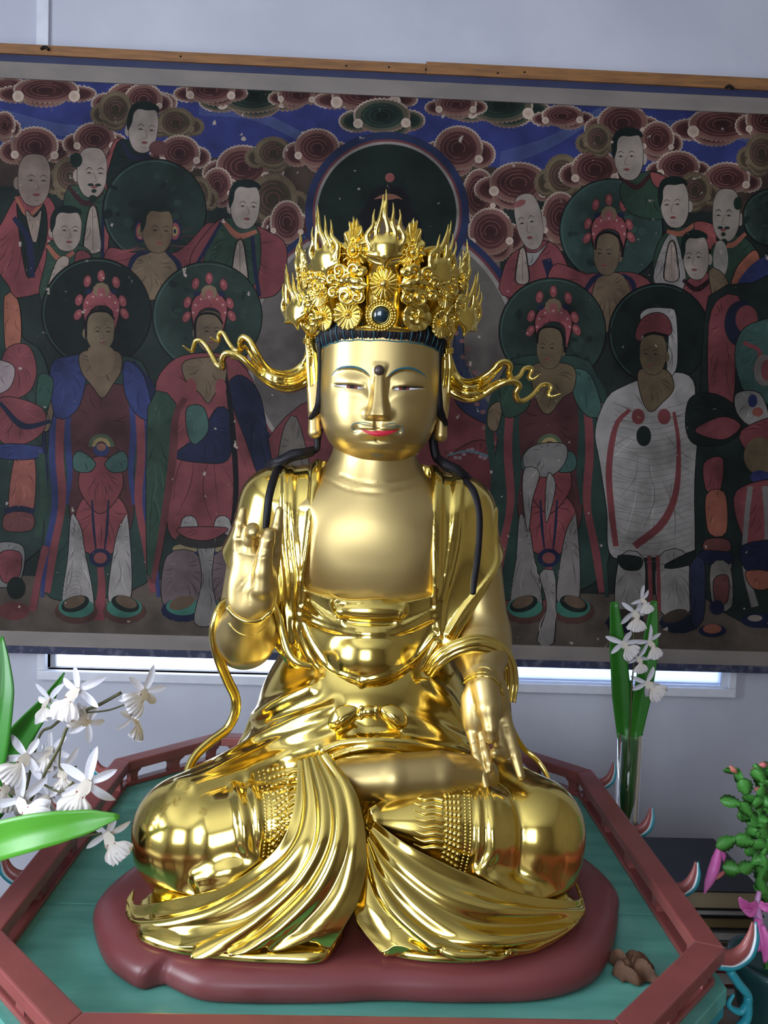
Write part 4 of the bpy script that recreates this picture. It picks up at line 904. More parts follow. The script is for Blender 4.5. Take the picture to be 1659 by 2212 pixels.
box('border_strip', PX0, PX1, YP-.005, YP+.002, q_b, q_p, OLDGREY, picture); box('border_strip', PX0, PX1, YP-.008, YP+.002, q_0, q_b, WORN, picture)
for px, py in ((97, 106), (1575, 190)): tube('nail', [at(px-8, py, YP-.014), at(px, py-5, YP-.022), at(px+9, py+2, YP-.02)], .004, mat('dark_iron', '#1c1a18', rough=.6, metal=.6), picture, n=10, k=8)
for px, py in ((390, 122), (748, 142), (840, 145), (1075, 158), (1133, 156), (920, 150)): mesh('nail', *lathe_vf([(.003*math.cos(t), .003*math.sin(t)) for t in np.linspace(-1.4, 1.4, 6)], 8, at(px, py, YP-.014)), MATS['dark_iron'], picture)
# ---- painted shapes: flat colour areas laid over one another
PM = bpy.data.materials.new('old_mineral_paint'); PM.use_nodes = True; nt = PM.node_tree; b = nt.nodes['Principled BSDF']; b.inputs['Roughness'].default_value = .6; b.inputs['Specular IOR Level'].default_value = .12
at_ = nt.nodes.new('ShaderNodeAttribute'); at_.attribute_name = 'paint'; tc = nt.nodes.new('ShaderNodeTexCoord')
n1_ = nt.nodes.new('ShaderNodeTexNoise'); n1_.inputs['Scale'].default_value = 11; n1_.inputs['Detail'].default_value = 6; nt.links.new(tc.outputs['Object'], n1_.inputs[0])
m1_ = nt.nodes.new('ShaderNodeMapRange'); m1_.inputs[1].default_value = .3; m1_.inputs[2].default_value = .7; m1_.inputs[3].default_value = .26; m1_.inputs[4].default_value = .60; nt.links.new(n1_.outputs[0], m1_.inputs[0])
mu = nt.nodes.new('ShaderNodeVectorMath'); mu.operation = 'SCALE'; nt.links.new(at_.outputs['Color'], mu.inputs[0]); nt.links.new(m1_.outputs[0], mu.inputs['Scale'])
n2_ = nt.nodes.new('ShaderNodeTexNoise'); n2_.inputs['Scale'].default_value = 38; n2_.inputs['Detail'].default_value = 5; nt.links.new(tc.outputs['Object'], n2_.inputs[0])
r2_ = nt.nodes.new('ShaderNodeValToRGB'); r2_.color_ramp.elements[0].position = .70; r2_.color_ramp.elements[1].position = .735; nt.links.new(n2_.outputs[0], r2_.inputs[0])
mx = nt.nodes.new('ShaderNodeMix'); mx.data_type = 'RGBA'; mx.inputs[7].default_value = (*lin('#8f8074'), 1); nt.links.new(r2_.outputs[0], mx.inputs[0]); nt.links.new(mu.outputs[0], mx.inputs[6]); hs = nt.nodes.new('ShaderNodeHueSaturation'); hs.inputs['Saturation'].default_value = .82; nt.links.new(mx.outputs[2], hs.inputs['Color']); nt.links.new(hs.outputs[0], b.inputs['Base Color'])
class Paint:
    boxes = np.zeros((0, 4)); lays = np.zeros(0); buf = []
    def __init__(s, name): s.V, s.F, s.C, s.name = [], [], [], name
    def put(s, P2, faces, cols):
        Q = np.asarray(P2, float); bb = np.array([*Q.min(0), *Q.max(0)]); y = YP-.0003-Paint.layer(bb)*5e-6; o = len(s.V)
        for p in P2: q = at(p[0], p[1], YP); s.V.append((min(max(q[0], PX0), PX1), y, min(max(q[2], q_p), z_p)))
        s.F += [tuple(i+o for i in f) for f in faces]; s.C += list(cols)
    @staticmethod
    def layer(bb):
        # a shape lies one coat above the highest shape it can overlap
        B_, n = Paint.boxes, len(Paint.buf)
        if n >= len(B_): Paint.boxes = B_ = np.vstack([B_, np.zeros((4000, 4))]); Paint.lays = np.concatenate([Paint.lays, np.zeros(4000)])
        C_ = B_[:n]; hit = (C_[:, 0] < bb[2]) & (C_[:, 2] > bb[0]) & (C_[:, 1] < bb[3]) & (C_[:, 3] > bb[1])
        l = 1+(Paint.lays[:n][hit].max() if hit.any() else 0); Paint.boxes[n] = bb; Paint.lays[n] = l; Paint.buf.append(0); return l
    def blob(s, P, c, n=None, smooth=True, fold=True):
        P = np.asarray(P, float)
        if smooth: P = catm(P, n or max(18, len(P)*5), closed=True)
        s.put(P, [tuple(range(len(P)))], [lin(c)]*len(P))
        w, h = np.ptp(P[:, 0]), np.ptp(P[:, 1])
        if smooth and fold and s.name == 'painted_figure' and w*h > 700:
            s.line(np.vstack([P, P[:1]]), 1.7, '#1d1613', n=len(P)+1, smooth=False)
            if w*h > 2200:      # drapery strokes following the outline
                g = np.random.default_rng(int(P[0, 0]*3+P[0, 1])); ctr = P.mean(0)-np.array([0, .25*h]); k = int(np.clip(w*h/900, 4, 16)); L_ = np.array(lin(c))
                hx = lambda v: '#'+''.join('%02x' % int(255*min(1, max(0, (x*12.92 if x < .0031 else 1.055*x**(1/2.4)-.055)))) for x in v)
                for i in g.choice(len(P), k, replace=False):
                    e = P[i]-ctr; a, b2 = g.uniform(.25, .5), g.uniform(.72, .92); nrm = np.array([-e[1], e[0]])*g.uniform(-.08, .08)
                    s.line([ctr+e*a, ctr+e*(a+b2)/2+nrm, ctr+e*b2], [.6, g.uniform(1.4, 2.8), .6], hx(L_*(.45 if g.random() < .7 else 1.5)))
        return s
    def ell(s, cx, cy, rx, ry, c, tilt=0., c2=None, n=40, lobes=0, la=.08):
        a = np.linspace(0, 2*np.pi, n, endpoint=False); k = 1+la*np.abs(np.cos(a*lobes/2)) if lobes else 1.0
        x, y = rx*k*np.cos(a), ry*k*np.sin(a); ct, st_ = math.cos(tilt), math.sin(tilt); O = np.stack([cx+x*ct-y*st_, cy+x*st_+y*ct], -1)
        if c2 is None: s.put(O, [tuple(range(n))], [lin(c)]*n)
        else:
            M_ = np.array([cx, cy])+(O-np.array([cx, cy]))*.5; A_, B_ = np.array(lin(c)), np.array(lin(c2))
            s.put(np.vstack([O, M_, [[cx, cy]]]), [(i, (i+1) % n, n+(i+1) % n, n+i) for i in range(n)]+[(n+i, n+(i+1) % n, 2*n) for i in range(n)], [A_]*n+[A_*.35+B_*.65]*n+[B_])
        return s
    def line(s, P, w, c, n=None, smooth=True):
        P = np.asarray(P, float); P = catm(P, n or max(10, len(P)*5)) if smooth and len(P) > 2 else P; T = np.gradient(P, axis=0); T /= np.linalg.norm(T, axis=1)[:, None]+1e-9; N = np.stack([-T[:, 1], T[:, 0]], -1)
        w = np.interp(np.linspace(0, 1, len(P)), np.linspace(0, 1, len(np.atleast_1d(w))), np.atleast_1d(w))[:, None]/2
        m = len(P); s.put(np.vstack([P+N*w, P-N*w]), [(i, i+1, m+i+1, m+i) for i in range(m-1)], [lin(c)]*(2*m)); return s
    def ring(s, cx, cy, r0, r1, c, a0=0, a1=2*np.pi, n=90):
        a = np.linspace(a0, a1, n); O = np.stack([cx+r0*np.cos(a), cy+r0*np.sin(a)], -1); I_ = np.stack([cx+r1*np.cos(a), cy+r1*np.sin(a)], -1)
        s.put(np.vstack([O, I_]), [(i, i+1, n+i+1, n+i) for i in range(n-1)], [lin(c)]*(2*n)); return s
    def done(s, label=None):
        if not s.V: return
        me = bpy.data.meshes.new(s.name); me.from_pydata(s.V, [], s.F); at2 = me.color_attributes.new('paint', 'FLOAT_COLOR', 'POINT')
        at2.data.foreach_set('color', np.array([(*c, 1) for c in s.C], np.float32).ravel()); me.update()
        return link(s.name, me, PM, picture, False, label=label)
cR, cDR, cB, cDB, cG, cDG, cT, cSk, cBr, cCr, cMa, cTa, cOr, cWh, cK = '#963238', '#6c2127', '#243374', '#1b2347', '#34503f', '#1e2d28', '#41695f', '#b7a08f', '#836a4b', '#d3b7a0', '#6c3b39', '#7d726a', '#b0552c', '#aaa19b', '#1a1715'
p = Paint('painted_sky'); p.blob([(-70, 150), (1730, 150), (1730, 460), (-70, 420)], '#1a2c86', smooth=False); p.blob([(-70, 322), (120, 345), (300, 350), (460, 340), (640, 350), (900, 345), (1100, 365), (1300, 375), (1500, 375), (1730, 390), (1730, 520), (-70, 480)], '#4e3d33')
for k in range(9):
    for x0, y0, x1, y1, bend in ((0, 235, 240, 275, 12), (430, 215, 660, 290, -18), (1080, 330, 1300, 230, 14), (1440, 260, 1660, 300, -12)):
        p.line([(x0, y0+k*4), ((x0+x1)/2, (y0+y1)/2+bend+k*3), (x1, y1+k*2.5)], 1.2, '#5a6ea0')
p.done()
p = Paint('painted_ground'); p.blob([(-70, 1240), (1730, 1280), (1730, 1440), (-70, 1380)], '#6a5c4f', smooth=False); p.blob([(-70, 400), (560, 420), (560, 1260), (-70, 1240)], '#2a3833', smooth=False); p.blob([(1080, 430), (1730, 470), (1730, 1290), (1080, 1280)], '#2a332f', smooth=False); p.done()
def cloud(cx, cy, rx, ry, dark=False, brown=False):
    q = Paint('painted_cloud'); g = np.random.default_rng(int(cx*7+cy)); e = '#8f7656' if brown else '#ecd0b6'; e2 = '#6b5640' if brown else '#a27e68'
    rim, mid, deep = ('#6a624c', '#2c4236', '#182420') if dark else (('#86704e', '#5a4a35', '#463a2b') if brown else ('#8f594c', '#5e2c2b', '#3d1b1e'))
    def lobe(x, y, a, b, hot):
        n = max(10, int((a+b)*.42)); r = 3.1*(a+b)/n*.62
        for k in range(n):
            t = 2*math.pi*k/n; lit = math.cos(t-hot); q.ell(x+a*math.cos(t), y+b*math.sin(t), r, r, e if lit > -.1 else e2, c2='#8a6353' if not brown else '#5f4f39', n=12)
        q.ell(x, y, a, b, rim, c2=mid, n=30); q.ell(x, y, a*.8, b*.8, mid, c2=deep, n=30)
    h0 = g.uniform(3.6, 5.6)
    for sx, sy, sc in ((-.78, .30, .50), (.80, .26, .48), (g.uniform(-.3, .3), .55, .55)): lobe(cx+sx*rx, cy+sy*ry, rx*sc, ry*sc*1.05, h0+sx)
    lobe(cx, cy, rx*.82, ry*.86, h0)
    for k in range(3):
        r = .56-.16*k; q.line([(cx+rx*r*math.cos(t), cy+ry*r*math.sin(t)) for t in np.linspace(.4+k, 5.0+k, 12)], 1.5, '#8d4c46' if not dark else '#3c5546')
    for sgn in (-1, 1):
        a = g.uniform(.5, .9); x, y = cx+sgn*rx*.74, cy+ry*(.2+.3*a); q.ell(x, y, rx*.15, rx*.15, e, c2='#c7a58d' if not brown else '#7d6749', n=16)
    q.done()
LC = [(290, 212, 70, 40, 0, 0), (20, 190, 45, 24, 0, 0), (100, 195, 82, 30, 0, 0), (545, 205, 88, 42, 1, 0), (455, 195, 60, 28, 0, 0), (640, 205, 45, 24, 0, 0), (790, 208, 85, 30, 0, 0), (825, 250, 70, 40, 1, 0), (1080, 228, 82, 40, 1, 0), (985, 225, 50, 26, 0, 0),
      (1215, 250, 50, 24, 0, 0), (1560, 268, 85, 40, 0, 0), (1655, 260, 50, 40, 0, 0), (75, 315, 58, 44, 0, 0), (10, 270, 25, 30, 0, 0), (205, 300, 52, 38, 0, 0), (310, 215, 46, 36, 0, 0), (380, 265, 45, 34, 0, 1), (250, 235, 40, 40, 0, 1), (388, 330, 50, 40, 0, 0),
      (525, 360, 66, 50, 0, 0), (590, 330, 45, 36, 0, 1), (470, 400, 35, 40, 0, 0), (590, 430, 60, 60, 0, 1), (685, 320, 55, 45, 0, 0), (990, 320, 60, 52, 0, 0), (620, 480, 40, 50, 0, 0), (1035, 420, 40, 60, 0, 0), (1120, 395, 72, 48, 0, 0), (1060, 500, 55, 55, 0, 0), (1215, 380, 45, 50, 0, 1),
      (1285, 365, 58, 44, 0, 0), (1345, 265, 62, 44, 0, 0), (1290, 300, 34, 34, 0, 1), (1420, 300, 40, 40, 0, 0), (1465, 360, 52, 36, 0, 0), (1570, 385, 56, 36, 0, 0), (1645, 330, 40, 44, 0, 1), (1500, 410, 40, 40, 0, 1), (1210, 470, 45, 60, 0, 0), (150, 380, 40, 44, 0, 1), (430, 420, 30, 40, 0, 1)]
for cx, cy, rx, ry, dk, br in LC: cloud(cx, cy, rx*1.0, ry*1.0, bool(dk), brown=bool(br))
def halo(q, cx, cy, r, c, c2, edge=cK):
    q.ell(cx, cy, r+2.5, r+2.5, edge, n=72); q.ell(cx, cy, r, r, c, c2=c2, n=72); q.ring(cx, cy, r-3, r-4.5, '#4d6f66', 2.2, 5.2)
    g = np.random.default_rng(int(cx))
    for _ in range(26):
        a, d = g.uniform(0, 6.28), g.uniform(.3, .92)*r; q.ell(cx+d*math.cos(a), cy+d*math.sin(a), g.uniform(4, 13), g.uniform(4, 12), c if g.random() < .5 else c2, n=12, tilt=g.uniform(0, 3))
def face(q, cx, cy, rx, ry, sk=cSk, tilt=.03, turn=1, hair=True, brows=True, beard=False, ln_='#3a2c28', hc='#1c2a26', bald=False):
    M2 = lambda x, y: (cx+x*math.cos(tilt)-y*math.sin(tilt), cy+x*math.sin(tilt)+y*math.cos(tilt))
    q.ell(*M2(-turn*rx*1.0, ry*.12), rx*.2, ry*.24, sk)
    O = [(-.92, -.55), (-.6, -.93), (0, -1.02), (.6, -.93), (.93, -.5), (.95, .05), (.86, .5), (.52, .88), (.05, 1.0), (-.5, .88), (-.88, .45), (-.97, 0)]
    q.blob([M2(x*rx, y*ry) for x, y in O], ln_, fold=False); q.blob([M2(x*rx*.965, y*ry*.97) for x, y in O], sk, fold=False)
    if hair:
        q.blob([M2(x*rx, y*ry) for x, y in ((-1.08, .0), (-1.12, -.5), (-.85, -.98), (-.3, -1.16), (.3, -1.16), (.85, -.98), (.9, -.75), (.6, -.84), (.1, -.80), (-.45, -.82), (-.72, -.62), (-.78, -.25), (-.98, .1))], hc, fold=False)
    for sx in (-1, 1):
        x0 = turn*rx*.18+sx*rx*.36
        if brows: q.line([M2(x0-rx*.22, -ry*.12), M2(x0, -ry*.21), M2(x0+rx*.22, -ry*.13)], [.8, 2.4 if beard else 1.4, .8], '#2a2420' if not beard else '#22352c')
        q.line([M2(x0-rx*.2, ry*.02), M2(x0, -ry*.02), M2(x0+rx*.2, ry*.03)], [.7, 1.5, .7], '#2a1e1c'); q.ell(*M2(x0, ry*.01), 2.0, 1.5, '#1a1412', n=8)
    q.line([M2(turn*rx*.1, -ry*.05), M2(turn*rx*.28, ry*.3), M2(turn*rx*.05, ry*.36)], [.6, 1.2, .8], '#6e5044')
    q.ell(*M2(turn*rx*.16, ry*.54), rx*.2, ry*.06, '#9a4038', n=14); q.line([M2(-rx*.05, ry*.53), M2(turn*rx*.16, ry*.55), M2(turn*rx*.38, ry*.53)], .9, '#4a1e1c')
    if beard:
        for sx in (-.22, .25): q.ell(*M2(turn*rx*.16+sx*rx, ry*.46), rx*.2, ry*.06, '#22352c', n=12)
        q.ell(*M2(turn*rx*.16, ry*.70), rx*.17, ry*.08, '#22352c', n=12); q.ell(*M2(turn*rx*.1, ry*1.0), rx*.26, ry*.14, '#22352c', n=14)
    else: q.line([M2(turn*rx*.05, ry*.74), M2(turn*rx*.18, ry*.76), M2(turn*rx*.3, ry*.74)], .8, '#6e5044')
def crown_p(q, cx, cy, w, h):
    g = [(-1.0, .6), (-1.05, .1), (-.9, -.3), (-.55, -.62), (0, -.8), (.55, -.62), (.9, -.3), (1.05, .1), (1.0, .6), (.72, 1.4), (.62, .4), (0, .12), (-.62, .4), (-.72, 1.4)]
    q.blob([(cx+x*w, cy+y*h) for x, y in g], '#4a1519'); q.blob([(cx+x*w*.95, cy+y*h*.95) for x, y in g], '#9c343b')
    for x, y, t in ((-1.25, .55, .5), (-1.2, -.15, .3), (1.25, .5, -.5), (1.15, -.1, -.3), (-.75, -1.05, .2), (.8, -1.0, -.2), (0, -1.3, 0)):
        q.ell(cx+x*w, cy+y*h, w*.22, h*.30, '#4a1519', tilt=t); q.ell(cx+x*w, cy+y*h, w*.19, h*.27, '#9c343b', tilt=t)
        q.ell(cx+x*w*.97, cy+y*h-h*.05, w*.07, h*.1, '#bb5a55', tilt=t, n=10)
    q.ell(cx, cy-.62*h, w*.42, h*.34, '#8d7350', lobes=9); q.ell(cx, cy-.5*h, w*.24, h*.26, '#a2444a')
    for k in range(7): a = math.pi*(1+k/6); q.ell(cx+.88*w*math.cos(a), cy+.35*h+.75*h*math.sin(a), 2.6, 2.6, '#c98f88', n=8)
    for sx in (-1, 1): q.ell(cx+sx*.68*w, cy-.55*h, w*.2, h*.12, cDB, tilt=sx*.4)
def hands(q, cx, cy, s, c=cSk):
    q.blob([(cx-14*s, cy+40*s), (cx-12*s, cy), (cx-4*s, cy-34*s), (cx+6*s, cy-34*s), (cx+12*s, cy), (cx+14*s, cy+40*s)], '#6e5044'); q.blob([(cx-13*s, cy+40*s), (cx-11*s, cy), (cx-4*s, cy-32*s), (cx+5*s, cy-32*s), (cx+11*s, cy), (cx+13*s, cy+40*s)], c); q.line([(cx, cy-30*s), (cx+1, cy+38*s)], 1.1, '#6e5044')
def fan_lines(q, L0, L1, n, c, w=1.1):
    L0, L1 = catm(np.asarray(L0, float), 14), catm(np.asarray(L1, float), 14)
    for t in np.linspace(0, 1, n): q.line(L0*(1-t)+L1*t, w, c, smooth=False)
# -- body halo and head halo of the central figure
p = Paint('painted_halo'); p.ell(828, 766, 312, 312, '#20305f', n=110); p.ell(828, 766, 299, 299, '#7c2f37', n=110); p.ell(828, 766, 293, 293, '#a79a92', n=110); p.ell(828, 766, 284, 284, '#746a63', n=110, c2='#6c625c')
p.ell(836, 462, 177, 177, '#20305f', n=110); p.ell(836, 462, 161, 161, '#7c2f37', n=110); p.ell(836, 462, 156, 156, '#a79a92', n=110); p.ell(836, 462, 150, 150, '#1f3029', c2='#1b2a25', n=110); p.done()
p = Paint('painted_figure'); p.ell(838, 520, 78, 96, '#1d1b22'); p.ell(840, 440, 46, 40, '#1d1b22'); p.ell(842, 384, 10, 10, '#a2443f'); p.blob([(806, 432), (822, 421), (840, 418), (858, 422), (872, 433), (858, 430), (840, 433), (822, 430)], '#a2603f'); p.ell(840, 540, 48, 70, cBr)
for s in (-1, 1): p.ell(840+s*58, 560, 14, 44, cBr)
p.blob([(560, 1010), (600, 920), (680, 860), (840, 830), (1000, 860), (1080, 920), (1130, 1020), (1140, 1300), (540, 1300)], '#7c2a31'); p.blob([(600, 1000), (615, 920), (640, 900), (668, 1000), (680, 1100), (600, 1100)], '#75695f')
p.blob([(980, 860), (1060, 920), (1070, 900), (1010, 830), (1000, 720), (985, 700)], '#2b3458'); p.line([(990, 700), (1000, 790), (1040, 860), (1090, 960)], 14, '#35415f'); p.blob([(960, 1000), (1040, 950), (1110, 1010), (1090, 1100), (980, 1080)], '#6c2127')
for k in range(16): p.ell(985+8*(k % 3)+k*5, 720+k*17, 6, 5, '#8d5552', n=10); p.ell(975+k*9, 980+10*math.sin(k), 5, 4, '#8d6f78', n=8)
p.line([(965, 985), (1010, 975), (1060, 990), (1100, 1040)], [3, 5, 5, 3], '#51707a'); p.done('painted central figure with round halo')
# -- upper left group
p = Paint('painted_figure'); p.blob([(10, 470), (45, 420), (110, 430), (130, 520), (110, 620), (0, 640), (-30, 560)], cR); p.blob([(36, 440), (60, 470), (95, 440), (100, 520), (60, 600)], cDG); p.line([(34, 425), (62, 465), (100, 428)], [6, 9, 6], cOr); p.line([(30, 470), (62, 520), (70, 600)], [10, 14, 12], cDB); face(p, 74, 390, 37, 57, '#a68c7b', hair=False); p.blob([(55, 455), (75, 470), (90, 455), (80, 520), (70, 520)], '#a68c7b'); p.done('painted bald elder in red robe')
p = Paint('painted_figure'); p.blob([(150, 420), (200, 400), (250, 300), (262, 330), (240, 470), (225, 570), (170, 560)], '#a03a37'); p.blob([(140, 420), (170, 400), (230, 410), (222, 480), (215, 560), (140, 560)], cG); p.line([(148, 405), (185, 440), (222, 415)], [8, 12, 8], '#451f22'); face(p, 199, 374, 34, 55, '#b49f90', hair=False, beard=True); p.ell(165, 346, 13, 16, '#22352c'); hands(p, 200, 490, 1.3); p.line([(225, 430), (222, 500), (222, 570)], 7, cDB); p.done('painted bearded monk in red robe')
p = Paint('painted_figure'); p.blob([(100, 560), (110, 520), (175, 530), (200, 560), (190, 650), (90, 650)], cG); p.line([(102, 530), (130, 560), (160, 545)], [8, 12, 8], cOr); p.blob([(165, 545), (195, 550), (200, 600), (165, 600)], '#7c2a31'); face(p, 145, 498, 33, 46); p.blob([(125, 560), (150, 560), (130, 620), (105, 650), (100, 630)], cSk); p.done('painted young monk with bowed head')
p = Paint('painted_figure'); p.blob([(240, 420), (245, 330), (270, 300), (335, 345), (370, 370), (380, 440)], cDG); p.line([(262, 305), (285, 340), (325, 338)], [8, 12, 8], '#20243c'); face(p, 310, 280, 33, 52, '#b3a092', tilt=.10); p.ell(342, 320, 20, 16, cMa); p.done('painted dark-haired monk above the round halo')
p = Paint('painted_figure'); halo(p, 334, 455, 110, '#2b4038', '#1c2824'); p.blob([(230, 540), (290, 545), (380, 545), (450, 480), (460, 500), (410, 570), (400, 640), (240, 640)], '#8a3036')
for s in (-1, 1):
    for r, c in ((19, cDB), (14, '#9c343b'), (8, '#b0964e'), (4, cDB)): p.ell(341+s*37, 500, r*.75, r*1.3, c)
p.blob([(275, 640), (290, 560), (325, 545), (360, 545), (385, 570), (360, 640)], cBr); p.line([(275, 590), (292, 555), (322, 545)], [9, 12, 5], cDB); p.line([(360, 545), (385, 570), (388, 600)], [5, 12, 9], cDB); face(p, 341, 498, 34, 50, '#7c6242', tilt=.05); p.done('painted brown-skinned figure in dark green halo')
p = Paint('painted_figure'); p.blob([(410, 565), (440, 510), (490, 470), (580, 500), (620, 540), (590, 640), (430, 620)], '#8a3036'); p.blob([(440, 560), (470, 490), (500, 470), (560, 500), (545, 620), (440, 600)], cG); p.line([(482, 478), (515, 510), (555, 500)], [8, 14, 8], cOr); p.line([(478, 480), (450, 530), (420, 580)], [6, 9, 7], cDB); face(p, 530, 446, 33, 50, '#b3a092', tilt=.06); hands(p, 518, 560, 1.2); p.line([(545, 510), (550, 570), (560, 640)], 9, cDB); p.done('painted praying monk in green and red')
# -- left lower pair
def robe_a(q, cx, top, c1, c2, c3, white=cWh):
    X = lambda L: [(cx+x, y) for x, y in L]
    q.blob(X([(-95, 800), (-60, 770), (60, 770), (100, 800), (120, 900), (125, 1060), (110, 1250), (-110, 1290), (-125, 1100), (-105, 900)]), '#2f4a41')
    q.blob(X([(-62, 850), (-30, 830), (35, 830), (66, 850), (72, 1000), (66, 1140), (0, 1180), (-60, 1140), (-70, 1000)]), '#5a2a2c')
    q.blob(X([(-55, 1130), (-40, 1080), (0, 1060), (45, 1080), (62, 1130), (40, 1185), (0, 1200), (-40, 1185)]), '#963238'); q.blob(X([(-70, 1200), (-62, 1110), (-42, 1140), (-35, 1180), (-15, 1320), (-80, 1320)]), white); q.blob(X([(30, 1180), (45, 1130), (60, 1120), (66, 1290), (18, 1300)]), white)
    fan_lines(q, X([(-78, 1250), (-50, 1235), (-24, 1260)]), X([(-88, 1310), (-50, 1290), (-20, 1312)]), 7, '#8b7f7a')
    q.blob(X([(-40, 1010), (0, 985), (42, 1010), (46, 1060), (0, 1110), (-44, 1060)]), '#8a2c31'); q.ring(cx+2, 965, 28, 20, '#5b6b4c', math.pi, 2*math.pi, 20); q.ring(cx+2, 965, 20, 12, '#b0964e', math.pi, 2*math.pi, 20); q.ell(cx+2, 972, 17, 14, cB); q.ell(cx+2, 966, 10, 8, '#a2603f')
    for s in (-1, 1):
        q.blob([(cx+s*x, y) for x, y in ((10, 1000), (42, 975), (58, 985), (56, 1015), (25, 1020))], cT); q.line([(cx+s*x, y) for x, y in ((50, 800), (66, 850), (72, 930), (66, 1020), (74, 1090))], [10, 15, 15, 12, 10], c2)
        q.line([(cx+s*x, y) for x, y in ((62, 815), (84, 880), (90, 980), (84, 1080), (100, 1180), (115, 1280))], [12, 22, 22, 20, 18, 14], c1); q.line([(cx+s*x, y) for x, y in ((75, 820), (98, 880), (104, 980), (98, 1090), (116, 1190), (126, 1290))], [8, 14, 14, 14, 12, 8], c2)
        q.line([(cx+s*x, y) for x, y in ((70, 780), (110, 840), (128, 930), (118, 1030), (128, 1100))], [8, 20, 18, 14, 8], c3); q.blob([(cx+s*x, y) for x, y in ((100, 870), (128, 880), (132, 920), (112, 930))], cBr)
    for x in (-18, 18): q.line([(cx+x, 1080), (cx+x*.8, 1140), (cx+x*.5, 1190)], [4, 6, 3], cDB)
    q.ell(cx, 1205, 24, 20, cDB); q.ell(cx, 1205, 14, 12, '#8c3a34'); q.line([(cx, 1225), (cx+3, 1270), (cx-4, 1340)], [14, 18, 24], '#8a3036')
    for s in (-1, 1):
        q.ell(cx+s*52, 1320, 44, 26, '#5e3a30', lobes=14); q.ell(cx+s*52, 1312, 38, 22, '#35806c'); q.ell(cx+s*54, 1304, 31, 17, '#1f2a26', tilt=s*.3); q.ell(cx+s*56, 1300, 24, 12, '#6f573f', tilt=s*.35)
p = Paint('painted_figure'); halo(p, 208, 676, 117, '#1d2a26', '#182320'); robe_a(p, 217, 0, '#8a3036', cB, cDB)
p.blob([(110, 790), (150, 770), (190, 775), (170, 880), (120, 900)], cB); p.blob([(270, 780), (310, 810), (330, 900), (300, 900), (270, 850)], cB); p.blob([(178, 760), (255, 760), (262, 800), (245, 830), (222, 860), (200, 835), (175, 800)], '#7f6548'); crown_p(p, 219, 655, 40, 45); face(p, 217, 716, 32, 44, '#86704f', hair=False, tilt=.02); p.line([(186, 730), (188, 690), (202, 674), (232, 674), (248, 690)], [5, 5, 5, 5, 4], '#191417'); p.blob([(192, 752), (242, 752), (246, 790), (225, 812), (200, 800)], '#8a6f4d', fold=False); p.done('painted crowned figure in blue and red robes')
p = Paint('painted_figure'); halo(p, 448, 684, 117, '#33493f', '#263430'); p.blob([(335, 850), (360, 790), (410, 765), (500, 770), (550, 830), (570, 930), (560, 1060), (520, 1150), (490, 1180), (420, 1175), (365, 1150), (360, 1000)], '#8f3339')
p.blob([(320, 880), (350, 850), (380, 870), (370, 1000), (340, 1200), (318, 1240)], cG); p.blob([(492, 830), (520, 810), (560, 850), (580, 950), (590, 1040), (560, 1030), (530, 950), (500, 870)], cDB); p.blob([(375, 985), (430, 940), (470, 880), (500, 900), (495, 990), (440, 1000)], cDB); p.line([(486, 800), (500, 900), (510, 1050), (500, 1160)], [8, 12, 12, 10], '#1d1b1f'); p.line([(400, 860), (380, 900), (372, 1000), (350, 1150), (330, 1260)], [12, 18, 16, 14, 12], '#6d2a2c')
p.blob([(400, 780), (480, 775), (488, 820), (465, 850), (450, 872), (432, 850), (400, 820)], cBr); p.blob([(405, 880), (440, 880), (450, 930), (420, 960), (404, 930)], cT)
for s in (-1, 1): p.ell(445+s*32, 838, 12, 20, '#963238'); p.blob([(445+s*36+x, y) for x, y in ((-14, 1120), (14, 1120), (20, 1175), (-20, 1175))], cWh); p.ell(445+s*44, 1195, 30, 20, cB); p.ell(445+s*44, 1185, 28, 10, '#a08c5c'); p.blob([(445+s*50+x, y) for x, y in ((-34, 1200), (34, 1200), (44, 1310), (-40, 1310))], '#7d6668'); p.ell(445+s*50, 1318, 44, 24, cDB, lobes=14); p.ell(445+s*50, 1310, 36, 19, '#35806c'); p.ell(445+s*52, 1302, 28, 14, '#6f573f', tilt=s*.3)
p.blob([(425, 1170), (445, 1165), (465, 1170), (458, 1250), (470, 1340), (420, 1345), (436, 1250)], '#8d8580'); p.ell(440, 1165, 60, 20, '#3a3532'); p.blob([(385, 1140), (490, 1140), (470, 1160), (440, 1168), (400, 1160)], '#8f3339'); crown_p(p, 452, 660, 39, 45); face(p, 452, 716, 30, 44, '#7b6549', hair=False, tilt=.03); p.line([(422, 735), (423, 692), (438, 678), (466, 680), (482, 700)], [5, 5, 5, 5, 4], '#191417'); p.done('painted crowned figure in long red robe')
p = Paint('painted_figure'); p.blob([(-40, 620), (20, 620), (40, 720), (90, 760), (110, 850), (90, 960), (95, 1150), (70, 1200), (-40, 1210)], '#33463f'); p.ell(-10, 690, 34, 90, '#2f4a41'); p.blob([(10, 640), (40, 650), (45, 740), (15, 770)], cOr); p.blob([(10, 760), (60, 745), (80, 800), (60, 850), (0, 860)], '#8f3339'); p.blob([(-30, 780), (30, 790), (20, 840), (-30, 850)], '#b7a0a0'); p.blob([(85, 810), (115, 820), (105, 880), (80, 880)], '#2f5a4a'); p.blob([(0, 860), (90, 880), (95, 930), (50, 960), (0, 950)], '#8f3339'); p.line([(0, 870), (50, 920), (110, 910)], [8, 14, 8], cDB); p.blob([(35, 980), (75, 990), (70, 1110), (20, 1110)], '#a34a34'); p.blob([(15, 1108), (70, 1110), (68, 1145), (10, 1145)], '#7c3a35'); p.line([(10, 1105), (40, 1098), (75, 1105)], 12, cDB); p.blob([(0, 960), (90, 965), (80, 990), (0, 990)], cB)
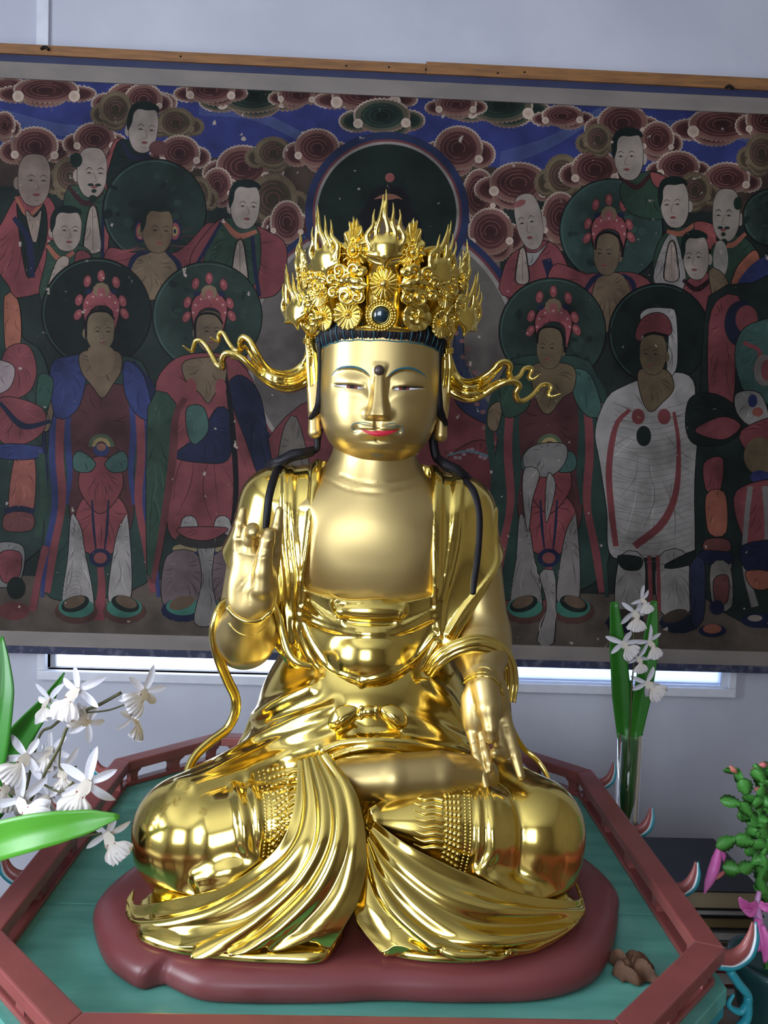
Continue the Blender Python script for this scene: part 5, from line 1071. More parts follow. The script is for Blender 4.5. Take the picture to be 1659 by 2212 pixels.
p.line([(90, 980), (95, 1080), (80, 1160)], [14, 16, 12], cG); p.blob([(-20, 1180), (50, 1180), (40, 1260), (-20, 1260)], '#8f8a86'); p.blob([(0, 1195), (45, 1195), (40, 1250), (5, 1255)], '#8f3339'); p.ell(35, 1270, 20, 24, '#1f2a26'); p.ell(30, 1320, 34, 20, '#7d3330'); p.line([(100, 1180), (85, 1240), (70, 1320)], [16, 14, 16], '#8f3339'); p.done('painted guardian in armour at the left edge')
# -- right upper group
p = Paint('painted_figure'); p.blob([(1085, 590), (1110, 545), (1180, 520), (1220, 560), (1230, 640), (1090, 640)], '#8f3339'); p.line([(1180, 560), (1190, 600), (1180, 640)], 20, cDB); p.blob([(1120, 545), (1145, 575), (1170, 545), (1185, 520), (1160, 545)], cWh); face(p, 1143, 480, 30, 62, '#b3a092', hair=False, tilt=-.18, turn=-1); p.ell(1122, 440, 14, 7, '#9c4a44', tilt=-.4); hands(p, 1128, 570, 1.0); p.done('painted old man with tall bald head')
p = Paint('painted_figure'); halo(p, 1320, 498, 110, '#3c5951', '#2c4039'); p.blob([(1180, 620), (1200, 570), (1260, 590), (1290, 590), (1370, 590), (1410, 620), (1400, 680), (1200, 680)], '#8f3339'); p.blob([(1275, 680), (1285, 610), (1310, 590), (1345, 595), (1362, 640), (1330, 700), (1300, 720)], cBr); p.line([(1262, 630), (1285, 600), (1305, 592)], [9, 12, 5], cDB); p.line([(1345, 592), (1365, 610), (1372, 640)], [5, 12, 9], cDB); crown_p(p, 1315, 490, 38, 45); face(p, 1310, 548, 29, 48, '#7b6549', hair=False, turn=-1); p.line([(1286, 540), (1290, 512), (1310, 502), (1332, 510), (1343, 530), (1344, 556)], [4, 5, 5, 5, 5, 6], '#191417'); p.done('painted crowned figure in green halo')
p = Paint('painted_figure'); p.blob([(1340, 400), (1400, 370), (1440, 390), (1440, 470), (1360, 460)], cG); p.line([(1345, 388), (1375, 405), (1405, 378)], [8, 12, 8], '#451f22'); p.blob([(1405, 372), (1440, 385), (1435, 410), (1412, 400)], '#a03a37'); face(p, 1358, 338, 33, 53, '#b7a596', tilt=-.02, turn=-1); p.done('painted dark-haired monk turned left')
p = Paint('painted_figure'); p.blob([(1415, 600), (1430, 510), (1500, 490), (1530, 530), (1520, 620)], cG); p.blob([(1412, 610), (1435, 520), (1460, 510), (1480, 620)], cWh); p.line([(1440, 500), (1470, 505), (1500, 485)], [8, 12, 8], cOr); p.blob([(1500, 480), (1545, 490), (1540, 540), (1510, 520)], '#a03a37'); face(p, 1457, 442, 32, 52, '#b7a596', turn=-1, tilt=-.05); hands(p, 1450, 560, 1.1); fan_lines(p, [(1420, 560), (1415, 610)], [(1475, 560), (1475, 610)], 7, '#8b7f7a'); p.done('painted praying monk with white sleeves')
p = Paint('painted_figure'); p.blob([(1530, 620), (1540, 530), (1600, 510), (1640, 560), (1640, 660), (1540, 660)], cG); p.blob([(1590, 580), (1630, 540), (1640, 580), (1600, 640), (1575, 640)], cOr); p.line([(1545, 525), (1580, 530), (1610, 505)], [8, 11, 8], cOr); face(p, 1568, 466, 31, 58, '#a8998a', hair=False, beard=True, turn=-1); p.ell(1593, 440, 9, 14, '#22352c'); p.ell(1556, 560, 16, 40, '#b0a49a'); p.done('painted bearded elder at the right')
p = Paint('painted_figure'); p.blob([(1470, 650), (1490, 600), (1550, 590), (1570, 620), (1560, 700), (1480, 700)], '#8f3339'); p.line([(1475, 605), (1505, 625), (1545, 595)], [8, 12, 8], '#32191d'); face(p, 1503, 556, 29, 50, '#b7a596', turn=-1, tilt=-.04); p.blob([(1530, 585), (1560, 590), (1580, 640), (1550, 680)], cBr); p.done('painted young monk looking left')
p = Paint('painted_halo'); halo(p, 1665, 470, 60, '#33493f', '#263430'); p.blob([(1590, 620), (1640, 560), (1700, 560), (1700, 700), (1600, 700)], cB); p.done()
# -- right lower pair
p = Paint('painted_figure'); halo(p, 1193, 716, 114, '#33493f', '#222f2b'); robe_a(p, 1185, 0, '#8a3036', '#2f4a41', '#2c463e', white='#8f8680')
p.blob([(1080, 830), (1100, 790), (1150, 800), (1140, 880), (1090, 900)], cG); p.blob([(1235, 800), (1275, 810), (1300, 890), (1270, 900), (1240, 860)], cT); p.blob([(1150, 790), (1235, 790), (1240, 840), (1215, 860), (1185, 895), (1160, 870)], '#75603f'); p.blob([(1130, 985), (1160, 960), (1220, 960), (1220, 1000), (1185, 1030), (1140, 1020)], '#8d8580'); p.blob([(1135, 1010), (1165, 1020), (1150, 1080), (1140, 1150), (1128, 1060)], '#968d87'); p.blob([(1185, 1020), (1200, 1050), (1180, 1130), (1178, 1060)], '#968d87'); p.blob([(1165, 1240), (1185, 1230), (1200, 1250), (1195, 1390), (1160, 1385), (1180, 1310)], '#968d87')
crown_p(p, 1195, 690, 40, 46); face(p, 1187, 752, 29, 46, '#75603f', hair=False, turn=-1); p.line([(1160, 742), (1164, 714), (1184, 706), (1208, 712), (1218, 735), (1220, 762)], [4, 5, 5, 5, 5, 6], '#191417'); p.done('painted crowned figure in green and red robes')
p = Paint('painted_figure'); halo(p, 1423, 722, 108, '#1d2a26', '#18221f')
p.blob([(1285, 930), (1310, 860), (1345, 835), (1400, 815), (1470, 805), (1500, 830), (1500, 900), (1520, 970), (1510, 1060), (1510, 1170), (1480, 1195), (1400, 1205), (1320, 1200), (1310, 1100), (1295, 1000)], '#b2aaa4'); p.blob([(1382, 680), (1400, 666), (1440, 666), (1460, 680), (1462, 790), (1440, 810), (1440, 700), (1390, 695)], '#b2aaa4')
for k in range(26): y = 870+k*13; p.line([(1322+6*math.sin(k), y), (1360, y+12+8*math.sin(k*1.3)), (1410, y+18), (1455, y+8), (1490, y-4)], 1.0, '#847b76')
p.blob([(1380, 800), (1440, 800), (1455, 840), (1430, 870), (1405, 890), (1385, 860)], '#75603f'); p.line([(1360, 885), (1330, 920), (1315, 1010), (1320, 1100), (1330, 1180)], [8, 13, 14, 14, 12], '#8a2c31'); p.line([(1455, 890), (1465, 960), (1460, 1060), (1430, 1130), (1370, 1180)], [7, 9, 13, 17, 16], '#8a2c31')
for s in (-1, 1): p.ell(1406+s*28, 900, 14, 17, '#8a2c31')
p.ell(1390, 942, 16, 22, cDG); p.blob([(1340, 1200), (1390, 1205), (1385, 1310), (1330, 1320)], '#a39b95'); p.blob([(1420, 1205), (1480, 1195), (1490, 1320), (1425, 1320)], '#a39b95'); p.blob([(1335, 1200), (1385, 1205), (1380, 1230), (1345, 1228)], '#1f2a26'); p.blob([(1435, 1220), (1500, 1190), (1500, 1215), (1450, 1228)], '#1f2a26')
for x in (1402, 1420): p.line([(x, 1200), (x+2, 1260), (x+3, 1320)], 9, '#8a2c31')
for s in (-1, 1): p.ell(1408+s*58, 1345, 40, 22, '#1f2740', lobes=10); p.ell(1406+s*52, 1330, 28, 13, '#4e4034', tilt=s*-.3)
p.blob([(1375, 735), (1385, 690), (1420, 675), (1445, 690), (1445, 725)], '#7c2a2f'); face(p, 1410, 765, 30, 46, '#75603f', hair=False, turn=-1); p.line([(1385, 728), (1410, 720), (1442, 726)], 6, '#191417'); p.done('painted white-robed figure with hood')
p = Paint('painted_figure'); p.blob([(1530, 640), (1600, 620), (1730, 640), (1730, 1300), (1530, 1300), (1500, 1100), (1510, 900)], '#26332f'); p.blob([(1530, 700), (1560, 640), (1600, 650), (1590, 760), (1580, 880), (1535, 900)], '#8f3339'); p.ell(1600, 700, 36, 50, '#1f2740'); p.ell(1612, 690, 24, 30, '#8f3339'); p.blob([(1590, 740), (1620, 700), (1700, 700), (1700, 860), (1620, 860), (1590, 800)], cT); p.line([(1605, 740), (1640, 760), (1630, 800)], 9, '#8f3339'); p.ell(1650, 800, 22, 34, '#8d7f78'); p.ell(1655, 800, 12, 22, '#8f3339')
p.blob([(1490, 860), (1540, 850), (1590, 880), (1600, 930), (1560, 960), (1500, 960), (1480, 920)], '#1f2a26'); p.blob([(1500, 930), (1560, 900), (1600, 920), (1560, 950)], '#8f3339'); p.blob([(1590, 850), (1640, 850), (1660, 910), (1620, 920), (1590, 890)], '#a8a09a'); p.ell(1625, 866, 10, 14, cB); p.ell(1636, 890, 12, 10, '#a2492f'); p.blob([(1600, 930), (1700, 900), (1700, 1000), (1620, 980)], '#8f3339'); p.ell(1640, 985, 34, 40, '#7f6a48'); p.ell(1640, 1030, 20, 14, cB); p.blob([(1520, 1000), (1560, 990), (1555, 1060), (1525, 1060)], '#8f3339'); p.blob([(1525, 1068), (1565, 1065), (1568, 1150), (1530, 1150)], '#a8502c'); p.blob([(1524, 1165), (1570, 1165), (1575, 1190), (1522, 1190)], '#7c3a35'); p.blob([(1512, 1190), (1580, 1195), (1575, 1220), (1520, 1215)], cDB)
p.blob([(1590, 1060), (1700, 1040), (1700, 1150), (1640, 1190), (1600, 1150)], '#8f3339'); p.line([(1620, 1050), (1612, 1120), (1608, 1220), (1630, 1310)], [12, 11, 11, 16], '#8d8580'); p.line([(1652, 1050), (1656, 1140), (1650, 1240)], [14, 10, 10], '#8d8580'); p.blob([(1600, 1180), (1700, 1170), (1700, 1240), (1620, 1240)], cDB); p.blob([(1610, 1235), (1660, 1235), (1660, 1270), (1625, 1270)], '#a8502c'); p.blob([(1535, 1220), (1575, 1220), (1580, 1310), (1540, 1310)], '#8d857c'); p.blob([(1542, 1250), (1572, 1245), (1570, 1300), (1545, 1300)], '#7c3a35'); p.ell(1548, 1312, 16, 16, cDB); p.ell(1538, 1362, 30, 14, cDB); p.ell(1538, 1358, 20, 10, '#a8502c'); p.blob([(1490, 1220), (1520, 1210), (1520, 1330), (1495, 1350)], '#2a3050'); p.ell(1640, 1340, 40, 16, cDB); p.ell(1630, 1335, 16, 7, '#a8988a'); p.done('painted guardian in armour at the right edge')
# ================================================================ plants and things around the table
LEAF = mat('orchid_leaf', '#4f9a2c', rough=.32, col2='#5aa834', nscale=6, nstretch=(1, 1, 1), bump=.1, bscale=80, spec=.5)
LEAFD = mat('orchid_leaf_deep', '#2f7d1e', rough=.38, col2='#276d1a', nscale=8, bump=.1, bscale=80)
STEM = mat('orchid_stem', '#5a5a30', rough=.5, col2='#4b4a2b', nscale=20)
PETAL = mat('white_petal', '#e4e2e8', rough=.5, col2='#d9d6dd', nscale=30)
BLK = mat('dark_pot_glaze', '#0d0c0d', rough=.35, col2='#121011', nscale=10)
def spot_mat():
    m = bpy.data.materials.new('spotted_lip'); m.use_nodes = True; nt = m.node_tree; b = nt.nodes['Principled BSDF']; b.inputs['Roughness'].default_value = .5
    tc = nt.nodes.new('ShaderNodeTexCoord'); v = nt.nodes.new('ShaderNodeTexVoronoi'); v.inputs['Scale'].default_value = 9; nt.links.new(tc.outputs['Object'], v.inputs['Vector'])
    r = nt.nodes.new('ShaderNodeValToRGB'); r.color_ramp.elements[0].position = .18; r.color_ramp.elements[1].position = .26; nt.links.new(v.outputs['Distance'], r.inputs[0])
    ln_ = nt.nodes.new('ShaderNodeVectorMath'); ln_.operation = 'LENGTH'; nt.links.new(tc.outputs['Object'], ln_.inputs[0])
    g = nt.nodes.new('ShaderNodeMapRange'); g.inputs[1].default_value = .28; g.inputs[2].default_value = .50; g.inputs[3].default_value = 0; g.inputs[4].default_value = 1; nt.links.new(ln_.outputs['Value'], g.inputs[0])
    mx = nt.nodes.new('ShaderNodeMath'); mx.operation = 'MAXIMUM'; nt.links.new(r.outputs[0], mx.inputs[0]); nt.links.new(g.outputs[0], mx.inputs[1])
    k = nt.nodes.new('ShaderNodeMix'); k.data_type = 'RGBA'; k.inputs[6].default_value = (*lin('#8f3038'), 1); nt.links.new(mx.outputs[0], k.inputs[0])
    c2 = nt.nodes.new('ShaderNodeMapRange'); c2.inputs[1].default_value = .2; c2.inputs[2].default_value = .7; nt.links.new(ln_.outputs['Value'], c2.inputs[0])
    k2 = nt.nodes.new('ShaderNodeMix'); k2.data_type = 'RGBA'; k2.inputs[6].default_value = (*lin('#e6dccb'), 1); k2.inputs[7].default_value = (*lin('#e9e6ec'), 1); nt.links.new(c2.outputs[0], k2.inputs[0]); nt.links.new(k2.outputs[2], k.inputs[7]); nt.links.new(k.outputs[2], b.inputs['Base Color']); return m
LIPM = spot_mat()
def petal_mesh(name, L, w, curl, fold, m, tip=1.4):
    nu, nv = 13, 7; G = np.zeros((nu, nv, 3))
    for i, t in enumerate(np.linspace(0, 1, nu)):
        ww = w*(.25+1.5*t)*(1-t**tip)**.8+.004
        for j, s in enumerate(np.linspace(-1, 1, nv)): G[i, j] = (ww*s, curl*t*t-fold*abs(s)*ww-.02*t, L*t)
    me = prep(*grid_vf(G), name, m); return me
pet = [petal_mesh('petal', .66, .145, c, f, PETAL) for c, f in ((.10, .5), (-.16, .3), (.25, .4))]
nu, nv = 18, 25; G = np.zeros((nu, nv, 3))
for i, t in enumerate(np.linspace(0, 1, nu)):
    ww = .07+.34*(t**1.3)*(1-.25*t**4)-.10*math.exp(-((t-.45)/.12)**2)
    for j, s in enumerate(np.linspace(-1, 1, nv)):
        fr_ = .055*(t**2)*abs(s)**1.5*math.sin(s*17+t*5)+.04*(t**4)*math.sin(s*23+1)
        G[i, j] = (ww*s+.02*t**3*math.sin(s*31), -.18*math.sin(t*2.2)-.10*(1-abs(s)**2)*t+fr_, -.60*t*(1-.16*abs(s)**3)-.02*t**3*math.sin(s*27)+.05)
lip = prep(*grid_vf(G), 'lip', LIPM)
colm = prep(*tube_vf([(0, .04, 0), (0, -.03, .02), (0, -.09, .0)], [.03, .045, .02], 10, 10), 'column', mat('column_cream', '#d9bf90', rough=.5))
def flower(parent, px, py, Y, size, roll=0., yaw=0., pitch=0., var=0, lipa=0.):
    """size in metres; a mesh part with petals and lip as its pieces"""
    s = size; c = at(px, py, Y)
    M = Matrix.Translation(Vector(c)) @ Matrix.Rotation(yaw, 4, 'Z') @ Matrix.Rotation(pitch, 4, 'X') @ Matrix.Rotation(roll, 4, 'Y') @ Matrix.Scale(s, 4)
    f = bpy.data.objects.new('flower', colm); COL.objects.link(f); set_world(f, parent, M)
    for k, a in enumerate((0, 1.15, -1.2, 2.25, -2.2)):
        me = pet[(k+var) % 3]; o = bpy.data.objects.new('petal', me); COL.objects.link(o); o.parent = f
        o.matrix_basis = Matrix.Rotation(a+random.uniform(-.12, .12), 4, 'Y') @ Matrix.Rotation(random.uniform(-.3, .15), 4, 'X') @ Matrix.Scale(random.uniform(.85, 1.1), 4)
    o = bpy.data.objects.new('lip', lip); COL.objects.link(o); o.parent = f; o.matrix_basis = Matrix.Translation((0, -.06, 0)) @ Matrix.Rotation(lipa, 4, 'Y') @ Matrix.Rotation(-.25, 4, 'X') @ Matrix.Scale(1.25, 4)
    return f
def leaf(name, P, w, m, parent, fold=.25, up=(0, -1, 0), n=40, thick=.0016, wave=0.):
    P = catm(P, n); T = np.gradient(P, axis=0); T /= np.linalg.norm(T, axis=1)[:, None]; N = np.array(up, float); B = np.cross(T, N); B /= np.linalg.norm(B, axis=1)[:, None]; NN = np.cross(B, T)
    w = np.interp(np.linspace(0, 1, n), np.linspace(0, 1, len(w)), w); G = np.zeros((n, 9, 3))
    for j, s in enumerate(np.linspace(-1, 1, 9)): G[:, j] = P+B*(w*s)[:, None]+NN*(fold*w*(abs(s)-.5)+wave*np.sin(np.arange(n)*.5+s)*abs(s))[:, None]
    return mesh(name, *grid_vf(G), m, parent, solid=thick)
# ---- white orchid in a dark pot at the left
PC = (-.72, -.235)
orch = thing('orchid_plant', (PC[0], PC[1], .80), 'white spotted orchid plant with long green leaves at the left edge', 'plant')
mesh('flower_pot', *lathe_vf([(.001, .80), (.075, .80), (.085, .83), (.105, .97), (.112, .985), (.112, 1.0), (.098, 1.0), (.092, .97), (.001, .965)], 40, (PC[0], PC[1], 0)), BLK, orch)
stand = thing('plant_stand', (PC[0], PC[1], 0), 'dark plant stand below the white orchid pot', 'stand')
box('stand_top', PC[0]-.10, PC[0]+.10, PC[1]-.13, PC[1]+.13, .775, .80, BLK, stand, bevel=.004)
for sx in (-.08, .07):
    for sy in (-.11, .11): box('leg', PC[0]+sx-.012, PC[0]+sx+.012, PC[1]+sy-.012, PC[1]+sy+.012, 0, .775, BLK, stand)
b0 = np.array([PC[0]+.05, PC[1], .965])
leaf('leaf', [b0, at(-60, 1800, -.27), at(-25, 1660, -.28), at(2, 1520, -.28), at(8, 1440, -.27), at(4, 1375, -.26)], [.012, .020, .026, .024, .018, .002], LEAFD, orch, .3)
leaf('leaf', [b0, at(-40, 1760, -.24), at(5, 1655, -.22), at(48, 1585, -.21), at(98, 1520, -.20), at(139, 1453, -.20)], [.012, .022, .030, .024, .014, .001], LEAFD, orch, .35, up=(.3, -1, 0))
leaf('leaf', [b0, at(-90, 1850, -.30), at(-20, 1822, -.33), at(60, 1800, -.345), at(150, 1782, -.35), at(225, 1768, -.345), at(258, 1764, -.34)], [.014, .022, .026, .0275, .028, .0275, .026, .0225, .016, .003], LEAF, orch, .18, up=(0, -1, .25), wave=.0008)
leaf('leaf', [b0, at(-120, 1700, -.2), at(-150, 1560, -.15), at(-200, 1480, -.1)], [.012, .025, .024, .002], LEAFD, orch, .3)
for L, r in (([(-40, 1850, -.24), (40, 1770, -.27), (85, 1692, -.275), (108, 1650, -.275), (131, 1608, -.27), (146, 1570, -.265), (175, 1540, -.26), (215, 1522, -.255), (262, 1496, -.25)], .0026), ([(40, 1770, -.27), (60, 1690, -.25), (85, 1590, -.235), (112, 1570, -.235), (138, 1548, -.235)], .0023), ([(85, 1690, -.275), (130, 1710, -.285), (158, 1690, -.29)], .0018), ([(131, 1608, -.27), (130, 1660, -.275), (165, 1656, -.28)], .0014), ([(175, 1540, -.26), (230, 1535, -.255), (270, 1522, -.25)], .0014), ([(40, 1770, -.27), (130, 1810, -.27), (220, 1800, -.265)], .002)):
    tube('stem', A(L), r, STEM, orch, n=60, k=8)
for px, py, Y, s, rl, yw, pt, lp_ in ((168, 1490, -.265, .066, -.15, -.3, .0, .3), (312, 1492, -.25, .060, .35, .5, .1, .7), (108, 1512, -.235, .05, -.6, -.5, 0, .2), (58, 1632, -.275, .062, .45, .2, .1, .3), (191, 1690, -.292, .072, .12, -.1, .0, .15), (44, 1728, -.298, .074, 2.2, .2, .1, -3.4), (232, 1800, -.262, .060, -.9, .3, .2, .2), (8, 1690, -.27, .06, .2, .6, 0, .2), (112, 1618, -.245, .052, -.3, -.2, -.2, .4), (285, 1548, -.25, .05, .2, 1.2, .2, .2), (190, 1560, -.24, .05, 1.8, .4, 0, .5), (105, 1720, -.27, .052, .8, -.4, .3, .1), (135, 1660, -.26, .05, -.4, .3, .3, .3)):
    flower(orch, px, py, Y, s, rl, yw, pt, random.randrange(3), lp_)
# ---- glass vase with cut orchid behind the right corner
VC = at(1361, 1600, .5); vb = .66
GL = mat('vase_glass', (.97, 1, .99), rough=.02, trans=1., ior=1.45)
vase = mesh('glass_vase', *lathe_vf([(.001, 0), (.026, 0), (.029, .004), (.030, .05), (.031, VC[2]+.02-vb), (.0295, VC[2]+.0205-vb), (.0285, .05), (.027, .014), (.001, .012)], 40, (VC[0], VC[1], vb)), GL, label='tall clear glass vase behind the right side of the altar table', cat='vase')
box('vase_pedestal', VC[0]-.036, VC[0]+.036, VC[1]-.04, VC[1]+.04, 0, vb, RED, label='slim red pedestal under the glass vase', cat='stand', bevel=.004)
cut = thing('cut_orchid', (VC[0], VC[1], vb+.015), 'cut white orchid with upright green leaves standing in the glass vase', 'flower')
vb0 = np.array([VC[0]-.002, VC[1], vb+.018])
leaf('leaf', [vb0, at(1352, 1650, .5), at(1346, 1560, .5), at(1338, 1450, .5), at(1331, 1360, .5), at(1326, 1300, .5)], [.004, .016, .017, .024, .021, .010], LEAFD, cut, .3)
leaf('leaf', [vb0, at(1362, 1660, .488), at(1375, 1570, .485), at(1396, 1450, .48), at(1406, 1370, .48), at(1413, 1298, .48)], [.004, .013, .015, .022, .021, .007], LEAFD, cut, .3, up=(-.2, -1, 0))
leaf('leaf', [vb0, at(1360, 1680, .51), at(1362, 1600, .51), at(1364, 1520, .51), at(1362, 1470, .51)], [.004, .016, .021, .016, .003], LEAFD, cut, .3)
tube('stem', np.vstack([vb0, A([(1360, 1600, .47), (1365, 1480, .47), (1371, 1410, .47), (1366, 1340, .47), (1372, 1310, .47)])]), .002, STEM, cut, n=50, k=8)
for px, py, s, rl, yw, pt, lp_ in ((1370, 1322, .064, 3.0, .1, .2, -3.0), (1385, 1295, .05, 2.2, .3, 0, -2.4), (1346, 1388, .062, 2.7, -.3, .1, -3.6), (1400, 1385, .06, 2.4, .4, .1, -2.6), (1378, 1420, .05, 2.9, .2, .3, -3.0), (1396, 1474, .066, 2.8, .0, .1, -3.7)):
    flower(cut, px, py, .462, s, rl, yw, pt, random.randrange(3), lp_)
# ---- stack of books on a low chest
bx0, bx1_, by0, by1 = .786, .986, .38, .662
PAPER, PAPB, PAPO = mat('page_edges', '#b3b1b0', rough=.8, col2='#a5a3a3', nscale=60, nstretch=(1, 1, 40)), mat('cream_page_edges', '#a8987c', rough=.8, col2='#9a8b70', nscale=60, nstretch=(1, 1, 40)), mat('gilt_page_edges', '#7d6c46', rough=.6, col2='#6e5f3d', nscale=60, nstretch=(1, 1, 40))
CVK, CVR, CVG = mat('black_cover', '#0e0e13', rough=.5, col2='#14141a', nscale=20), mat('red_cover', '#7a1a1e', rough=.5, col2='#6a161a', nscale=20), mat('grey_cover', '#4a4845', rough=.6, col2='#42403d', nscale=20)
zt = .60
specs = [(.046, PAPB, CVK, 'black hardcover album with cream pages, topmost of the book stack'), (.018, PAPER, CVK, 'thin white-paged book just under the black album'), (.030, PAPO, CVK, 'book with gilt page edges third from the top of the stack'), (.026, PAPER, CVG, 'white-paged grey book below the gilt-edged one'),
         (.014, PAPB, CVG, 'thin cream-paged book in the middle of the stack'), (.034, PAPER, CVG, 'thick white-paged book in the middle of the stack'), (.030, PAPER, CVR, 'upper red-covered book in the lower stack'), (.036, PAPER, CVR, 'lower red-covered book in the stack'), (.030, PAPER, CVG, 'grey book at the bottom of the stack')]
for i, (th, pg, cv, lb) in enumerate(specs):
    dx, dy = (0, 0) if i == 0 else (random.uniform(-.006, .012), random.uniform(-.008, .004)); z1 = zt; z0 = zt-th; zt = z0-.0004
    bk = thing('book', (bx0+.1+dx, by0+.14+dy, z0), lb, 'book', 'stacked books')
    box('cover', bx0+dx, bx1_+dx, by0+dy, by1+dy, z1-.003, z1, cv, bk, bevel=.0008); box('cover', bx0+dx, bx1_+dx, by0+dy, by1+dy, z0, z0+.003, cv, bk, bevel=.0008)
    box('page_block', bx0+dx+.003, bx1_+dx-.004, by0+dy+.004, by1+dy-.004, z0+.003, z1-.003, pg, bk)
box('storage_chest', .72, 1.12, .30, .80, 0, zt, mat('chest_grey_paint', '#8d8b8c', rough=.6, col2='#838183', nscale=5), label='plain grey low chest under the stacked books', cat='chest', bevel=.004)
# ---- holiday cactus at the right edge
CAC = mat('cactus_green', '#58a048', rough=.4, col2='#458a39', nscale=18, bump=.1, bscale=120)
PINK = mat('magenta_petal', '#e565bb', rough=.4, col2='#ee86c8', nscale=25); PALE = mat('pale_pink_petal', '#e6c3e4', rough=.45, col2='#d890cc', nscale=22); BUD = mat('bud_pink', '#c9546a', rough=.4, col2='#d98a78', nscale=30)
KC = (.80, .02)
cac = thing('holiday_cactus', (KC[0], KC[1], .52), 'flowering holiday cactus with magenta blooms at the right edge', 'plant')
mesh('flower_pot', *lathe_vf([(.001, .52), (.045, .52), (.05, .53), (.075, .63), (.08, .645), (.08, .66), (.07, .66), (.065, .64), (.001, .635)], 36, (KC[0]+.02, KC[1], 0)), mat('teal_pot_glaze', '#1f4a4c', rough=.3, col2='#1a3f41', nscale=8), cac)
st2 = thing('plant_stool', (KC[0]+.02, KC[1], 0), 'small wooden stool under the holiday cactus pot', 'stool')
mesh('stool_top', *lathe_vf([(.001, .49), (.098, .49), (.102, .495), (.102, .515), (.098, .52), (.001, .52)], 36, (KC[0]+.02, KC[1], 0)), WOOD, st2)
for q in range(3): tube('leg', [(KC[0]+.02+.06*math.cos(q*2.1), KC[1]+.06*math.sin(q*2.1), .49), (KC[0]+.02+.09*math.cos(q*2.1), KC[1]+.09*math.sin(q*2.1), .0)], .012, WOOD, st2, n=6, k=10)
prof = [(0, .09), (.12, .30), (.20, .27), (.32, .46), (.40, .40), (.55, .50), (.63, .42), (.78, .44), (.86, .30), (1, .12)]
V, Fc = [], []
for t, w in prof:
    for sx in (-1, 0, 1):
        for sy in ((-1, 1) if sx == 0 else (0,)): V.append((w*sx*.9, sy*.07*(1-abs(t-.5)), t))
n_ = len(prof)
for i in range(n_-1):
    a_, c_ = i*4, (i+1)*4
    for q, r in ((0, 1), (1, 3), (3, 2), (2, 0)): Fc.append((a_+q, a_+r, c_+r, c_+q))
Fc += [(0, 1, 3, 2), tuple((n_-1)*4+k for k in (2, 3, 1, 0))]
segm = prep(V, Fc, 'segment', CAC)
def seg(p0, p1, w=1.0):
    d = Vector(p1)-Vector(p0); L = d.length; zx = d.normalized(); v = Vector(CAM)-Vector(p0); v = (v-zx*v.dot(zx)).normalized(); xx = v.cross(zx)
    R_ = Matrix((xx, v, zx)).transposed().to_4x4(); o = bpy.data.objects.new('segment', segm); COL.objects.link(o); L = max(L, .028)
    set_world(o, cac, Matrix.Translation(Vector(p0)) @ R_ @ Matrix.Rotation(random.uniform(-.7, .7), 4, 'Z') @ Matrix.Diagonal((.032*w*random.uniform(.9, 1.15), .034, L*1.12, 1)))
chains = [[(1659, 1960), (1640, 1900), (1648, 1850), (1655, 1800), (1640, 1745), (1648, 1700), (1632, 1655)], [(1655, 1800), (1625, 1765), (1600, 1735), (1560, 1728)], [(1640, 1745), (1614, 1718), (1606, 1685), (1588, 1672), (1578, 1662)], [(1665, 1760), (1650, 1712), (1638, 1670)], [(1660, 1830), (1630, 1822), (1590, 1812), (1552, 1828)], [(1659, 1860), (1628, 1865), (1600, 1880), (1570, 1874)],
          [(1640, 1870), (1650, 1905), (1640, 1925)], [(1650, 1780), (1618, 1775), (1612, 1748)], [(1670, 1700), (1650, 1690), (1635, 1672)], [(1659, 1775), (1628, 1758), (1603, 1762)], [(1690, 1900), (1670, 1850), (1672, 1790), (1690, 1740)], [(1662, 1815), (1640, 1795), (1622, 1800)], [(1668, 1745), (1652, 1730), (1635, 1735)], [(1655, 1880), (1632, 1845), (1622, 1835)], [(1670, 1690), (1660, 1665), (1650, 1648)], [(1700, 1920), (1720, 1850), (1740, 1800)]]
for c in chains:
    Q = [at(x, y, KC[1]-.03+random.uniform(-.02, .02)) for x, y in c]
    for p0, p1 in zip(Q[:-1], Q[1:]): seg(p0, p1)
Q = [np.array([KC[0]+.01, KC[1], .635]), at(1690, 2020, KC[1]), at(1672, 1975, KC[1]-.01), at(1659, 1940, KC[1]-.02)]
for p0, p1 in zip(Q[:-1], Q[1:]): seg(p0, p1)
for x, y, x2, y2, r in ((1590, 1668, 1576, 1655, .006), (1632, 1665, 1624, 1661, .005), (1645, 1705, 1629, 1706, .0065), (1655, 1652, 1640, 1652, .006)): tube('bud', [at(x, y, -.015), at((x+x2)/2, (y+y2)/2, -.017), at(x2, y2, -.018)], [r*.6, r, r*.3], BUD, cac, n=10, k=10)
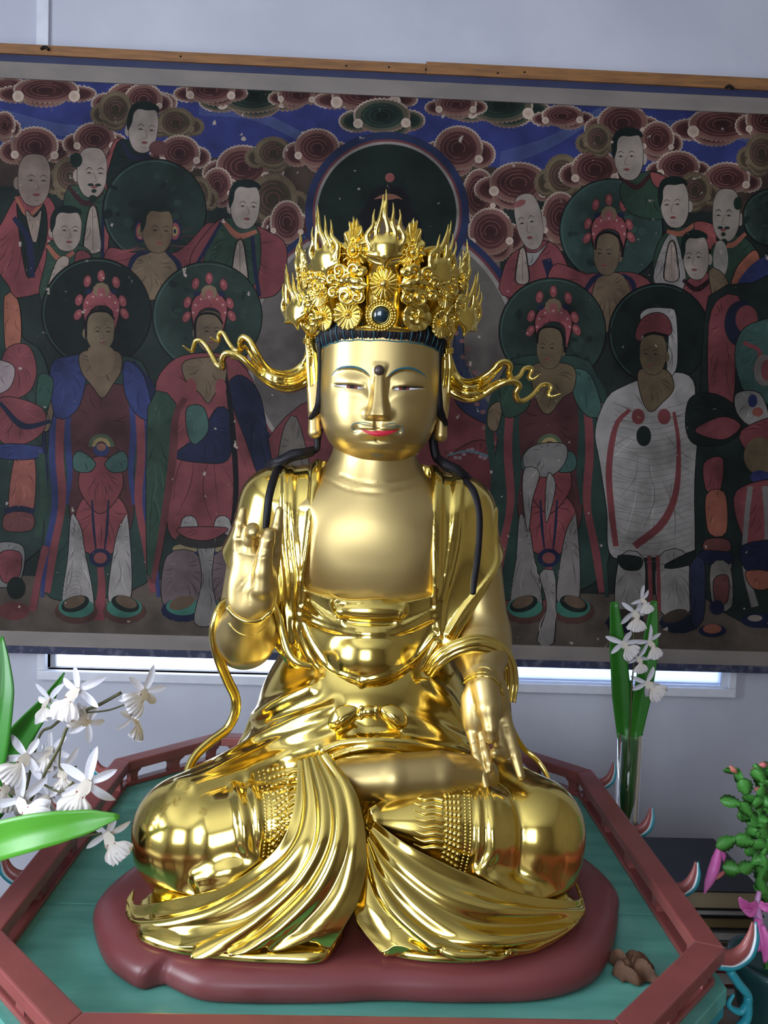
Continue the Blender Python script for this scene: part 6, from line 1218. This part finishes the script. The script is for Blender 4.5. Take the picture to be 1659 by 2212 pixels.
tube('bud', A([(1553, 1830, -.01), (1549, 1850, -.012), (1541, 1880, -.015), (1530, 1908, -.018), (1521, 1931, -.02)]), [.004, .009, .0105, .008, .001], PINK, cac, n=24, k=12); tube('bud', A([(1555, 1832, -.0), (1562, 1848, -.0), (1564, 1864, -.0)]), [.003, .006, .001], PINK, cac, n=12, k=10); tube('bud', A([(1568, 1880, -.01), (1556, 1890, -.01), (1545, 1896, -.012)]), [.002, .004, .0045], BUD, cac, n=10, k=8)
bl = tube('bloom', A([(1640, 1925, -.02), (1636, 1955, -.025), (1640, 2000, -.03), (1652, 2050, -.035)]), [.004, .007, .011, .012], PALE, cac, n=20, k=12)
def pt_(L, w): leaf('petal', A(L), w, PINK, bl, .3, thick=.001, n=14)
pt_([(1636, 1950, -.03), (1615, 1960, -.04), (1600, 1945, -.045), (1598, 1938, -.045)], [.004, .009, .010, .002]); pt_([(1636, 1955, -.03), (1622, 1972, -.045), (1606, 1965, -.05)], [.004, .009, .003]); pt_([(1640, 1950, -.035), (1655, 1960, -.045), (1675, 1950, -.045)], [.005, .010, .003]); pt_([(1638, 1985, -.04), (1632, 2020, -.05), (1640, 2055, -.05)], [.006, .011, .003]); pt_([(1645, 2000, -.045), (1655, 2040, -.055), (1652, 2080, -.05)], [.006, .011, .003]); pt_([(1640, 2010, -.02), (1665, 2030, -.03), (1680, 2060, -.03)], [.006, .011, .003])
# ---- crumpled brown cloth beside the plinth
c0 = atz(1368, 2102, ZT); nn = 26; G = np.zeros((nn, nn, 3)); g = np.random.default_rng(3); ph_ = g.uniform(0, 6, 8)
for i, u in enumerate(np.linspace(-1, 1, nn)):
    for j, v in enumerate(np.linspace(-1, 1, nn)):
        h = abs(math.sin(u*3.1+ph_[0]+v*.8))*.6+abs(math.sin(v*4.2+ph_[1]-u*1.4))*.5+abs(math.sin((u+v)*2.6+ph_[2]))*.4
        e = max(0, 1-max(abs(u), abs(v))**3); G[i, j] = (c0[0]+.030*u+.004*math.sin(v*5), c0[1]+.030*v+.005*math.sin(u*6), ZT+.003+.020*h*e)
mesh('crumpled_cloth', *grid_vf(G), mat('brown_cloth', '#6b4a34', rough=.8, col2='#4f3626', nscale=30), smooth=True, label='crumpled brown cloth tucked beside the right of the maroon plinth', cat='cloth', solid=.002, auto=.6)
